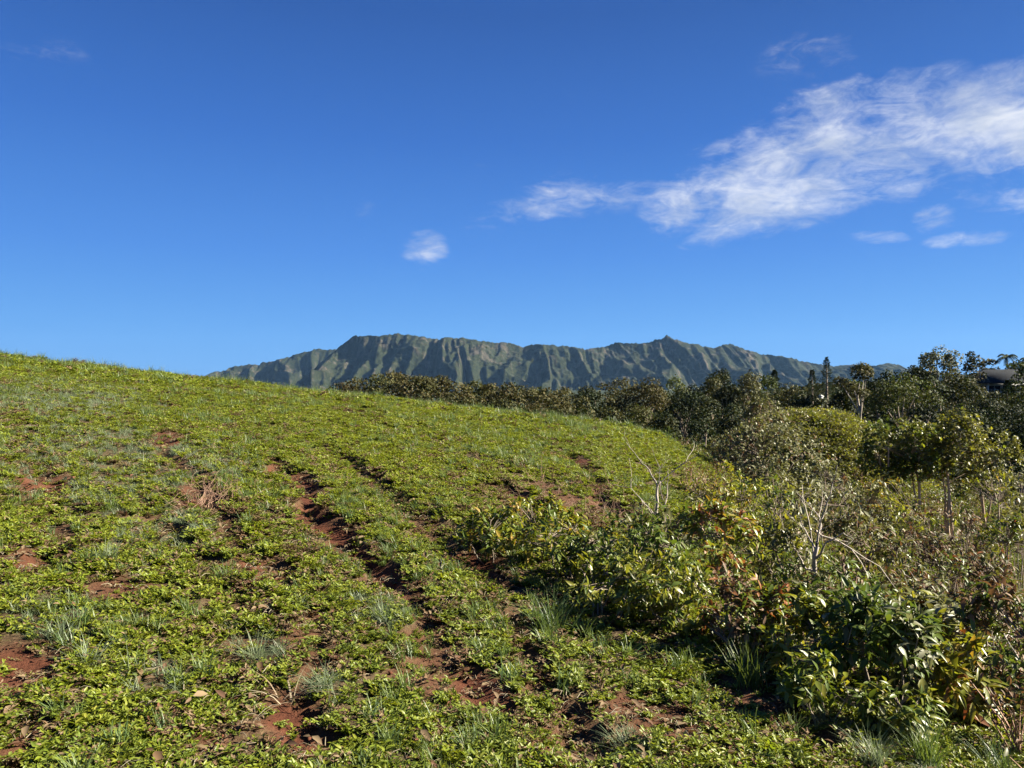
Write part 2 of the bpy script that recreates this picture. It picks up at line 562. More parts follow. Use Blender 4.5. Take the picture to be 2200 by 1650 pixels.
# tree crowns
M['crown_olive'] = leaf_mat('olive_crown', [(0.0429, 0.046, 0.0157), (0.0519, 0.0532, 0.018), (0.0609, 0.0586, 0.0216), (0.0452, 0.0505, 0.0162)], .22, .65, .10, 'both', vary_scale=.35)
M['crown_brown'] = leaf_mat('brown_olive_crown', [(0.0497, 0.0446, 0.0164), (0.0587, 0.05, 0.0191), (0.0655, 0.0545, 0.0218), (0.0475, 0.0468, 0.0164)], .22, .65, .10, 'both', vary_scale=.3)
M['crown_dark'] = leaf_mat('dark_green_crown', [(0.0135, 0.0213, 0.0076), (0.0164, 0.025, 0.0084), (0.0205, 0.0287, 0.01), (0.0148, 0.0225, 0.0084)], .18, .65, .10, 'both', vary_scale=.3)
M['crown_green'] = leaf_mat('green_crown', [(0.0393, 0.0558, 0.0133), (0.0462, 0.0628, 0.0142), (0.0556, 0.0698, 0.017), (0.0416, 0.0581, 0.0151)], .25, .65, .10, 'both', vary_scale=.35)
M['crown_pale'] = leaf_mat('pale_crown', [(0.1073, 0.1112, 0.0573), (0.1238, 0.1249, 0.0711), (0.0936, 0.1002, 0.0518), (0.1403, 0.1387, 0.0848)], .25, .65, .25, 'both', vary_scale=.6)
M['crown_conifer'] = leaf_mat('conifer_crown', [(.022, .034, .016), (.03, .042, .018), (.036, .046, .022)], .1, .65, .10, 'both')
M['palm'] = leaf_mat('palm_frond', [(.018, .03, .010), (.028, .040, .013)], .15, .7, .08, 'both')
M['bark'] = solid_mat('grey_bark', (.13, .10, .075), (.24, .20, .155), 5, .85, .15, .4, (3, 3, .6))
M['tan_bark'] = solid_mat('tan_bark', (.26, .18, .12), (.36, .27, .19), 4, .8, .2, .3, (3, 3, .5))
M['dead_wood'] = solid_mat('bleached_dead_wood', (.22, .19, .155), (.34, .30, .255), 12, .8, .2, .3, (3, 3, .6))
M['twig'] = solid_mat('reddish_twig', (.16, .095, .065), (.26, .17, .115), 10, .8, .15, .2, (3, 3, .6))

# ------------------------------------------------------------------ ground sheet
xp = axis(.085, .012, 42, 26000); yp = axis(.085, .012, 170, 26000)
yn = axis(.5, .1, 40, 26000)
gx = np.concatenate([-xp[:0:-1], xp]); gy = np.concatenate([-yn[:0:-1], yp])
X, Y = np.meshgrid(gx, gy)
Z = surf(X.ravel(), Y.ravel())
nx, ny = len(gx), len(gy)
ii = (np.arange(ny - 1)[:, None] * nx + np.arange(nx - 1)[None, :]).ravel()
Fq = np.stack([ii, ii + 1, ii + nx + 1, ii + nx], axis=1)

gm, t, o = base_mat('red_earth_and_turf')
pos = t.node('ShaderNodeNewGeometry').outputs['Position']
soil_n = t.noise(pos, 3.5, 6, .65)
soil = t.ramp(soil_n, [(.28, (.040, .014, .008)), (.5, (.076, .028, .015)), (.72, (.115, .050, .028))])
lit = t.noise(pos, 34, 4, .7)
litter = t.ramp(lit, [(.35, (.032, .022, .012)), (.55, (.088, .062, .034)), (.7, (.062, .074, .020))])
at_b = t.node('ShaderNodeAttribute', attribute_name='bare')
bare_f = at_b.outputs['Fac']
c = t.mix(bare_f, litter, soil)
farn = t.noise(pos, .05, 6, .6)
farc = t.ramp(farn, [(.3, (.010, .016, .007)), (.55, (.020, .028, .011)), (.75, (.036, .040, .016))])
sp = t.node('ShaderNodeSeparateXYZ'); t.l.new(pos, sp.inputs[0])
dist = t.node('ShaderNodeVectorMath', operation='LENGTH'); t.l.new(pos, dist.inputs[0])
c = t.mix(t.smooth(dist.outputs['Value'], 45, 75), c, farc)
p = t.node('ShaderNodeBsdfPrincipled'); p.inputs['Roughness'].default_value = .95; p.inputs['Specular IOR Level'].default_value = .1
t.l.new(c, p.inputs['Base Color'])
bmp = t.node('ShaderNodeBump'); bmp.inputs['Strength'].default_value = .9; bmp.inputs['Distance'].default_value = .03
t.l.new(t.noise(pos, 22, 6, .7), bmp.inputs['Height']); t.l.new(bmp.outputs[0], p.inputs['Normal'])
t.l.new(p.outputs[0], o.inputs['Surface'])
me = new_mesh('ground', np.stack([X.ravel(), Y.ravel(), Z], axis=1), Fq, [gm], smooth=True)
_, bare_v = rut_fields(X.ravel(), Y.ravel())
bare_v = np.clip(bare_v * 1.25, 0, 1)
a_ = me.attributes.new('bare', 'FLOAT', 'POINT'); a_.data.foreach_set('value', bare_v.astype(np.float32))
g_o = link('ground', me, kind='structure')
g_o['label'] = 'red earth hillside sloping down to a wooded gully'

# ------------------------------------------------------------------ mountains


def mountain(name, prof, D, width, seed, spur_amp, label, base_v=850, rowsn=110):
    pu = np.array([a for a, b in prof], float); pv = np.array([b for a, b in prof], float)
    us = np.arange(pu[0], pu[-1] + .1, 2.4)
    vs = np.interp(us, pu, pv)
    vs = vs + (fbm(us * .09, us * 0, seed + 3, 5, .62) - .5) * 9.0 * ss(0, 30, np.minimum(us - us[0], us[-1] - us) + 6) + (vnoise(us * .33, us * 0 + 4, seed + 5) - .5) * 2.6
    top = np.array([at(u, v, D) for u, v in zip(us, vs)])
    zb = at(1100, base_v, D)[2] - 25
    s = np.concatenate([np.linspace(-.9, -.08, 8), np.linspace(0, 1, rowsn) ** 1.15])
    x = top[:, 0]
    Xg = np.repeat(x[None, :], len(s), 0); S = np.repeat(s[:, None], len(x), 1)
    h = np.maximum(top[:, 2] - zb, 8)[None, :]
    Sp = np.clip(S, 0, 1)
    warp = (fbm(Xg * .0035, S * 1.1, seed + 11, 2) - .5) * 300 + (fbm(Xg * .0007, 0 * S, seed + 12, 2) - .5) * 900 * Sp
    big = 1 - np.abs(2 * fbm((Xg + warp) * .0034, S * .7, seed, 2) - 1) * 3.0
    mid = 1 - np.abs(2 * fbm((Xg + warp * .8) * .0095, S * 1.3, seed + 1, 2) - 1) * 3.0
    fine = 1 - np.abs(2 * fbm((Xg + warp * .6) * .026, S * 3.2, seed + 2, 2) - 1) * 2.6
    env = (Sp ** .75) * (1.15 - .75 * Sp)
    spur = (big * 1.15 + mid * .55 + fine * .26) * spur_amp * env
    fall = 1 - (1 - Sp) ** 1.9 * 1.0
    hz = 1 - fall * .98
    # gullies bite down into the face as well
    hz = hz + env * (.20 * big + .13 * mid + .07 * fine - .14) * (1 - Sp * .55)
    wx = Xg + (fbm(Xg * .004, S * 2.5, seed + 21, 2) - .5) * 260; wy = S * width * .8 + (fbm(Xg * .004 + 9, S * 2.5, seed + 22, 2) - .5) * 260
    iso = 0.0; amp_ = 1.0
    for q in range(5):
        ang = .6 + 1.1 * q; f_ = .0030 * 2.05 ** q
        nz = vnoise((wx * math.cos(ang) - wy * math.sin(ang)) * f_, (wx * math.sin(ang) + wy * math.cos(ang)) * f_, seed + 30 + q)
        iso = iso + amp_ * (1 - np.abs(2 * nz - 1)); amp_ *= .5
    iso = iso / 1.94 - .5
    lowm = .35 + 1.1 * fbm(Xg * .0022, S * .4, seed + 25, 2)
    spur = (big * 1.25 + (mid * .50 + fine * .20) * lowm) * spur_amp * env + iso * 230 * env
    hz = hz + iso * .42 * np.sin(np.pi * np.clip(Sp, 0, 1) ** .7) ** .8 * (Sp > 0)
    rough = (fbm(Xg * .05, S * 30, seed + 7, 3) - .5) * .035 * ss(0, .03, Sp)
    Zg = zb + h * np.where(S >= 0, hz + rough, 1 + S * .9)
    Zg = np.minimum(Zg, zb + h * (1 - .02 * ss(0, .05, Sp)) + 0 * S)
    Yg = D - S * width - spur
    V = np.stack([Xg.ravel(), Yg.ravel(), Zg.ravel()], 1)
    ny_, nx_ = S.shape
    q = (np.arange(ny_ - 1)[:, None] * nx_ + np.arange(nx_ - 1)[None, :]).ravel()
    F = np.stack([q, q + nx_, q + nx_ + 1, q + 1], 1)
    o = link(name, new_mesh(name, V, F, [M['mount']], smooth=True), kind='structure')
    o['label'] = label
    return o


mm, t, o = base_mat('mountain_rainforest')
pos = t.node('ShaderNodeNewGeometry').outputs['Position']
mp = t.node('ShaderNodeMapping'); mp.inputs['Scale'].default_value = (1, 1, .35); t.l.new(pos, mp.inputs[0])
n_a = t.noise(mp.outputs[0], .016, 8, .7); n_b = t.noise(pos, .006, 4, .6); n_c = t.noise(pos, .08, 5, .7)
veg = t.ramp(n_c, [(.3, (.005, .009, .005)), (.5, (.013, .017, .008)), (.7, (.033, .036, .017))])
rock = t.ramp(n_c, [(.3, (.026, .023, .018)), (.7, (.085, .072, .055))])
c = t.mix(t.smooth(t.math('ADD', t.math('MULTIPLY', n_a, .6), t.math('MULTIPLY', n_b, .4)), .50, .62), veg, rock)
p = t.node('ShaderNodeBsdfPrincipled'); p.inputs['Roughness'].default_value = .95; p.inputs['Specular IOR Level'].default_value = .05
t.l.new(c, p.inputs['Base Color'])
b = t.node('ShaderNodeBump'); b.inputs['Strength'].default_value = .8; b.inputs['Distance'].default_value = 16
t.l.new(n_a, b.inputs['Height']); t.l.new(b.outputs[0], p.inputs['Normal'])
t.l.new(p.outputs[0], o.inputs['Surface'])
M['mount'] = mm
MAIN = [(560, 868), (600, 848), (640, 822), (665, 800), (700, 768), (725, 748), (740, 738), (765, 719), (778, 723), (800, 723), (830, 721), (860, 717), (885, 720),
        (915, 727), (960, 728), (992, 725), (1020, 731), (1060, 737), (1092, 737), (1117, 744), (1145, 741), (1185, 740), (1220, 745),
        (1262, 749), (1300, 745), (1322, 737), (1372, 738), (1402, 733), (1418, 727), (1432, 721), (1446, 728), (1470, 735), (1500, 742), (1535, 746), (1568, 739), (1600, 752),
        (1640, 760), (1680, 766), (1720, 775), (1765, 782), (1800, 786), (1832, 784), (1870, 789), (1890, 783), (1908, 780), (1925, 785), (1945, 792),
        (1990, 800), (2060, 806), (2150, 812), (2260, 818), (2400, 830)]
BACK = [(330, 840), (400, 822), (450, 808), (480, 796), (500, 786), (540, 783), (560, 781), (600, 773), (640, 761), (680, 751), (717, 749), (760, 752), (860, 760), (960, 790)]
mountain('mountain_range', MAIN, 4700, 760, 40, 235, 'long fluted mountain range with dark ravines behind the wood', 850, 120)
mountain('mountain_ridge', BACK, 5700, 700, 64, 150, 'paler ridge behind the left end of the fluted range', 850, 70)

# ------------------------------------------------------------------ air
hz_o = Geo()
hz_o.box((-9000, -400, -45), (9000, 7400, 520))
hm, t, o = base_mat('thin_air')
vol = t.node('ShaderNodeVolumePrincipled')
vol.inputs['Color'].default_value = (.30, .58, 1.0, 1); vol.inputs['Density'].default_value = 0.000015
vol.inputs['Anisotropy'].default_value = 0.2
t.l.new(vol.outputs[0], o.inputs['Volume'])
haze = link('haze', hz_o.mesh('haze', [hm]), kind='stuff')

# ------------------------------------------------------------------ scattered ground cover (stuff nobody could count)


def scatter(name, label, P, ROT, SCL, IDX, protos):
    """one object: points that carry copies of the given plant meshes"""
    me = bpy.data.meshes.new(name)
    me.vertices.add(len(P)); me.vertices.foreach_set('co', np.asarray(P, np.float32).ravel())
    for nm, ty, key, arr in (('rot', 'FLOAT_VECTOR', 'vector', ROT), ('scl', 'FLOAT', 'value', SCL)):
        a = me.attributes.new(nm, ty, 'POINT'); a.data.foreach_set(key, np.asarray(arr, np.float32).ravel())
    a = me.attributes.new('pick', 'INT', 'POINT'); a.data.foreach_set('value', np.asarray(IDX, np.int32).ravel())
    o = link(name, me, kind='stuff'); o['label'] = label
    ng = bpy.data.node_groups.new(name, 'GeometryNodeTree')
    ng.interface.new_socket('Geometry', in_out='INPUT', socket_type='NodeSocketGeometry')
    ng.interface.new_socket('Geometry', in_out='OUTPUT', socket_type='NodeSocketGeometry')
    N, L = ng.nodes, ng.links
    gi = N.new('NodeGroupInput'); go = N.new('NodeGroupOutput')
    iop = N.new('GeometryNodeInstanceOnPoints'); jn = N.new('GeometryNodeJoinGeometry')
    for pm in reversed(protos):
        po = bpy.data.objects.new(pm.name, pm)            # mesh source only, never linked to the scene
        oi = N.new('GeometryNodeObjectInfo'); oi.inputs['Object'].default_value = po
        g2 = N.new('GeometryNodeGeometryToInstance')
        L.new(oi.outputs['Geometry'], g2.inputs[0]); L.new(g2.outputs[0], jn.inputs[0])

    def named(nm, ty):
        n = N.new('GeometryNodeInputNamedAttribute'); n.data_type = ty; n.inputs['Name'].default_value = nm
        return next(x for x in n.outputs if x.enabled and x.name == 'Attribute')
    L.new(gi.outputs[0], iop.inputs['Points']); L.new(jn.outputs[0], iop.inputs['Instance'])
    iop.inputs['Pick Instance'].default_value = True
    L.new(named('pick', 'INT'), iop.inputs['Instance Index'])
    e2r = N.new('FunctionNodeEulerToRotation'); L.new(named('rot', 'FLOAT_VECTOR'), e2r.inputs[0])
    L.new(e2r.outputs[0], iop.inputs['Rotation'])
    L.new(named('scl', 'FLOAT'), iop.inputs['Scale'])
    L.new(iop.outputs[0], go.inputs[0])
    md = o.modifiers.new('scatter', 'NODES'); md.node_group = ng
    return o


def leafy(name, mats, n_st, n_lf, L, height, spread_, r, upright=.55, mixm=(1,), shape=LEAF_SMALL):
    """low plant: a few stems with lance-shaped leaves"""
    g = Geo()
    for k in range(n_st):
        az = r.uniform(0, 2 * np.pi); ln = r.uniform(.6, 1.1) * height; lean = r.uniform(.15, 1.0) * spread_
        tip = np.array([math.cos(az) * lean, math.sin(az) * lean, ln])
        T = np.linspace(0, 1, 4)[:, None]
        path = tip[None] * T + np.array([0, 0, .25 * ln]) * (T * (1 - T))
        g.tube(path, np.linspace(.006, .003, 4), 3, len(mats) - 1)
        tt = np.sort(r.uniform(.25, 1.0, n_lf)); tt[-1] = 1; tt[-2:] = 1
        P = tip[None] * tt[:, None] + np.array([0, 0, .25 * ln]) * (tt * (1 - tt))[:, None]
        a2 = r.uniform(0, 2 * np.pi, n_lf)
        D = np.stack([np.cos(a2), np.sin(a2), r.uniform(.0, 1.1, n_lf) * upright + .12], 1)
        up = np.tile(np.array([0, 0, 1.0]), (n_lf, 1)) + unit(n_lf, r) * .45
        mm_ = r.choice(len(mixm), n_lf, p=np.array(mixm) / sum(mixm))
        S = L * r.uniform(.6, 1.2, n_lf)
        Rm = frames(D, up)
        for q in range(len(mixm)):
            kk = mm_ == q
            if kk.any():
                g.add(*spread_shape(shape, P[kk], Rm[kk], S[kk]), q)
    return g.mesh(name, mats)


def tuft(name, mat, n, L, r, splay=.8, width=.012, droop=.6, seg=4):
    """grass clump of arched tapering blades"""
    g = Geo()
    for k in range(n):
        az = r.uniform(0, 2 * np.pi); ln = L * r.uniform(.45, 1.1); sp_ = splay * r.uniform(.1, 1) ** .8
        T = np.linspace(0, 1, seg + 1)
        out_ = ln * sp_ * (T * .6 + T ** 2 * .6); z = ln * (T - droop * sp_ * T ** 2 * .8)
        b0 = np.array([r.normal() * .03 * L / .25, r.normal() * .03 * L / .25, 0])
        P = b0 + np.stack([np.cos(az) * out_, np.sin(az) * out_, z], 1)
        sd = np.array([-math.sin(az), math.cos(az), 0]); wd = width * r.uniform(.6, 1.2) * (1 - T ** 1.6)
        A = P - sd * wd[:, None] / 2; B = P + sd * wd[:, None] / 2
        V = np.stack([A, B], 1).reshape(-1, 3)
        F = []
        for i in range(seg):
            F += [(2 * i, 2 * i + 1, 2 * i + 3), (2 * i, 2 * i + 3, 2 * i + 2)]
        g.add(V, F, 0)
    return g.mesh(name, [mat])


r = np.random.default_rng(11)
PL = []
for k in range(4):
    PL.append(leafy('leafy_plant', [M['lime'], M['dry'], M['mid']], 10, 10, .035, .055, .105, r, .9, (9, 1)))
for k in range(3):
    PL.append(leafy('green_plant', [M['mid'], M['lime'], M['mid']], 10, 10, .034, .052, .105, r, .8, (6, 3)))
for k in range(2):
    PL.append(leafy('dry_plant', [M['dry'], M['mid'], M['dry']], 11, 9, .032, .05, .12, r, .6, (6, 2)))
for k in range(2):
    PL.append(tuft('blue_tuft', M['blue'], 40, .125, r, 1.3, .0042, .85))
for k in range(2):
    PL.append(tuft('green_tuft', M['blade'], 40, .19, r, .8, .007))
PL.append(tuft('straw_tuft', M['straw'], 24, .12, r, 1.3, .0035, .95))
I_LIME, I_MID, I_DRY, I_BLUE, I_BLADE, I_STRAW = (0, 4), (4, 7), (7, 9), (9, 11), (11, 13), (13, 14)


def fan_points(dens, ymin, ymax, r, tmax=.86, ny_=400):
    """random points over the hillside, dens(y) per square metre, a little wider than the view"""
    ye = np.geomspace(ymin, ymax, ny_); out_ = []
    for a, b in zip(ye[:-1], ye[1:]):
        wdt = 2 * tmax * b + 3.0
        n = r.poisson(dens((a + b) / 2) * (b - a) * wdt)
        out_.append(np.stack([r.uniform(-wdt / 2, wdt / 2, n), r.uniform(a, b, n)], 1))
    return np.concatenate(out_)


BLUE = [(100, 850, 5, 2.0), (230, 960, 2.0, 1.1), (90, 950, 2.2, 1.2), (280, 1030, 1.3, .6), (330, 1120, .9, .45), (130, 1340, .35, .25),
        (540, 1400, .35, .2), (680, 1480, .3, .15), (330, 1460, .25, .15), (1330, 1590, .25, .15), (300, 800, 4, 1.6), (40, 1010, 1.2, .6), (830, 1320, .3, .2), (470, 1010, .9, .5), (1900, 1600, .4, .25)]
BLUE = [(ground(u, v), ra, rb) for u, v, ra, rb in BLUE]


def patch(x, y, lst, seed):
    m = np.zeros(x.shape); wob = fbm(x * 1.1, y * 1.1, seed, 3) - .5
    for c, ra, rb in lst:
        a = (x - c[0]) * RDIR[0] + (y - c[1]) * RDIR[1]; p = (x - c[0]) * RPER[0] + (y - c[1]) * RPER[1]
        m = np.maximum(m, 1 - ss(.5, 1.3, np.hypot(a / ra, p / rb) + wob))
    return m


P2 = fan_points(lambda y: np.interp(y, [0, 3, 6, 10, 16, 25, 40, 60], [500, 450, 300, 170, 88, 40, 20, 10]), 1.0, 58, r)
x, y = P2[:, 0], P2[:, 1]
dep, bare = rut_fields(x, y)
a_r, p_r = rows(x, y)
stripe = fbm(p_r * 1.15, a_r * .10, 21, 2)                      # the same rows as the furrows
blot = fbm(x * .8, y * .8, 51, 4); fineb = fbm(x * 3.1, y * 3.1, 52, 2)
gul = np.maximum(x - edge_x(y), 0)
cover = ss(.30, .52, .45 * stripe + .40 * blot + .25 * fineb) * (1 - bare * 1.05)
cover = np.clip(cover + .30, 0, 1) * (1 - .62 * np.clip(bare * 1.1, 0, 1) ** 1.3)
cover = np.maximum(cover, .9 * (gul > .5) * (y > 13)) * (1 - .75 * ss(2.0, 4.0, gul) * (y < 13))
keep = r.random(len(x)) < cover
x, y, a_r, p_r, stripe, blot, bare = x[keep], y[keep], a_r[keep], p_r[keep], stripe[keep], blot[keep], bare[keep]
n = len(x)
bl = patch(x, y, BLUE, 61)
kind_n = fbm(x * .45, y * .45, 53, 4); kind_f = fbm(x * 1.9, y * 1.9, 54, 3)
u_ = r.random(n)
lime_w = 1.0 * ss(.28, .60, kind_n + .25 * (kind_f - .5)) * 5 + 1.2
lime_w = lime_w * (1 + 2.5 * (y < 5.5) * (x > .6)) * (1 + 4 * (x > edge_x(y) - 1.0) * (y > 13))
mid_w = 1.0 + 0 * x + 3.5 * ss(.5, .7, fbm(x * .3, y * .3, 57, 3))
dry_w = .42 + 2.4 * ss(.50, .68, fbm(x * .9, y * .9, 55, 3)) + 9 * bare
blue_w = .10 + 8 * bl
blade_w = .14 + .9 * ss(.52, .7, fbm(x * .5, y * .5, 56, 3)) + .35 * ss(24, 40, y)
straw_w = .10 + 0 * x + .5 * bare
W = np.stack([lime_w, mid_w, dry_w, blue_w, blade_w, straw_w], 1)
W = W / W.sum(1, keepdims=True); cw = np.cumsum(W, 1)
kk = (u_[:, None] > cw).sum(1).clip(0, 5)
rngs = np.array([I_LIME, I_MID, I_DRY, I_BLUE, I_BLADE, I_STRAW])
idx = rngs[kk, 0] + (r.random(n) * (rngs[kk, 1] - rngs[kk, 0])).astype(int)
scl = np.interp(y, [0, 8, 20, 50], [.60, .84, 1.25, 1.9]) * r.uniform(.6, 1.3, n) * np.where(bare > .4, .75, 1) * (1 + .9 * ss(.55, .72, fbm(x * .7, y * .7, 95, 3)) * ss(14, 30, y))
P = np.stack([x, y, surf(x, y) - .01], 1)
ROT = np.stack([r.normal(0, .14, n), r.normal(0, .14, n) + .10, r.uniform(0, 2 * np.pi, n)], 1)
scatter('ground_cover', 'bright lime and green leafy ground cover over the sunlit hillside', P, ROT, scl, idx, PL)
print('cover', n)

# loose straw and dead leaves on the open earth
g = Geo()
for k in range(9):
    q = r.uniform(-.09, .09, 3) * np.array([1, 1, 0]); az = r.uniform(0, 6.28); ln = r.uniform(.02, .07)
    dv = np.array([math.cos(az), math.sin(az), r.uniform(-.1, .35)]) * ln
    g.tube(np.array([q, q + dv * .5 + [0, 0, .008], q + dv]) + [0, 0, .006], [.0016, .0012, .0008], 3, 0)
V_, F_ = spread_shape(LEAF_SMALL, np.stack([r.uniform(-.1, .1, 8), r.uniform(-.1, .1, 8), r.uniform(.005, .02, 8)], 1),
                      frames(unit(8, r) * [1, 1, .25], np.tile([0, 0, 1.0], (8, 1)) + unit(8, r) * .4), r.uniform(.025, .06, 8))
g.add(V_, F_, 1)
LIT = g.mesh('litter', [M['straw'], M['dry']])
gc = Geo()
for k in range(5):
    a = unit(10, r) * r.uniform(.012, .03) * np.array([1, 1, .7])
    c0 = np.array([r.uniform(-.1, .1), r.uniform(-.1, .1), .004])
    ico = np.array([(0, 0, 1), (.9, 0, .3), (.28, .85, .35), (-.73, .53, .3), (-.73, -.53, .4), (.28, -.85, .3), (.7, .5, -.4), (-.3, .8, -.4), (-.9, 0, -.4), (-.3, -.8, -.4), (.7, -.5, -.4)])
    sc_ = r.uniform(.004, .012)
    ico = ico * sc_ * r.uniform(.5, 1.45, (11, 1)) + c0
    gc.add(ico, [(0, 1, 2), (0, 2, 3), (0, 3, 4), (0, 4, 5), (0, 5, 1), (1, 6, 2), (2, 7, 3), (3, 8, 4), (4, 9, 5), (5, 10, 1), (2, 6, 7), (3, 7, 8), (4, 8, 9), (5, 9, 10), (1, 10, 6)])
M['soil'] = solid_mat('red_clod', (.05, .018, .010), (.11, .044, .024), 30, .95, .1)
CLOD = gc.mesh('clods', [M['soil']])
# taller wiry grass standing up along the crest and here and there in the field
P2 = fan_points(lambda y: np.interp(y, [3, 10, 20, 30, 46, 60], [.35, .4, .6, 1.6, 1.6, .6]), 2.5, 56, r)
x, y = P2[:, 0], P2[:, 1]; _, bare = rut_fields(x, y)
ok = (r.random(len(x)) < ss(.42, .62, fbm(x * .35, y * .35, 91, 3))) & (bare < .4) & (x < edge_x(y) + 3)
x, y = x[ok], y[ok]; n = len(x)
WIRY = [tuft('wiry_grass', M['blade'], 12, .24, r, .5, .0035, .4), tuft('wiry_grass', M['blue'], 12, .22, r, .55, .0035, .4), tuft('wiry_grass', M['straw'], 8, .24, r, .5, .0028, .3)]
scatter('wiry_grass', 'taller wiry grass standing above the leafy cover', np.stack([x, y, surf(x, y) - .01], 1),
        np.stack([r.normal(0, .1, n), r.normal(0, .1, n), r.uniform(0, 6.28, n)], 1), r.uniform(.6, 1.25, n) * np.interp(y, [0, 15, 28, 45], [.7, 1, 1.5, 2.3]), r.choice([0, 0, 0, 1, 2], n), WIRY)
P2 = fan_points(lambda y: np.interp(y, [0, 4, 10, 20, 30], [60, 50, 28, 10, 4]), 1.0, 30, r)
x, y = P2[:, 0], P2[:, 1]; _, bare = rut_fields(x, y); n = len(x)
isclod = r.random(n) < np.where(bare > .35, .22, .02)
keep = np.where(isclod, True, r.random(n) < .5); x, y, isclod = x[keep], y[keep], isclod[keep]; n = len(x)
scatter('earth_litter', 'loose straw, dead leaves and red clods on the bare earth', np.stack([x, y, surf(x, y)], 1),
        np.stack([r.normal(0, .12, n), r.normal(0, .12, n), r.uniform(0, 6.28, n)], 1), r.uniform(.7, 1.5, n), isclod.astype(int), [LIT, CLOD])

# ------------------------------------------------------------------ shrubs of the gully edge
LEAF_MESH = {}
for mk in ('glossy', 'bright', 'yellow', 'orange', 'olive', 'pale', 'brown'):
    for q, (fo, cu, wi) in enumerate([(.22, .18, .34), (.35, .45, .30), (.10, .30, .40)]):
        V_, F_ = leaf_shape(fo, cu, 4, wi)
        LEAF_MESH[mk, q] = new_mesh('leaf', V_, F_, [M[mk]])


def mat_to_euler(Rm):
    return Matrix(Rm.tolist()).to_euler()


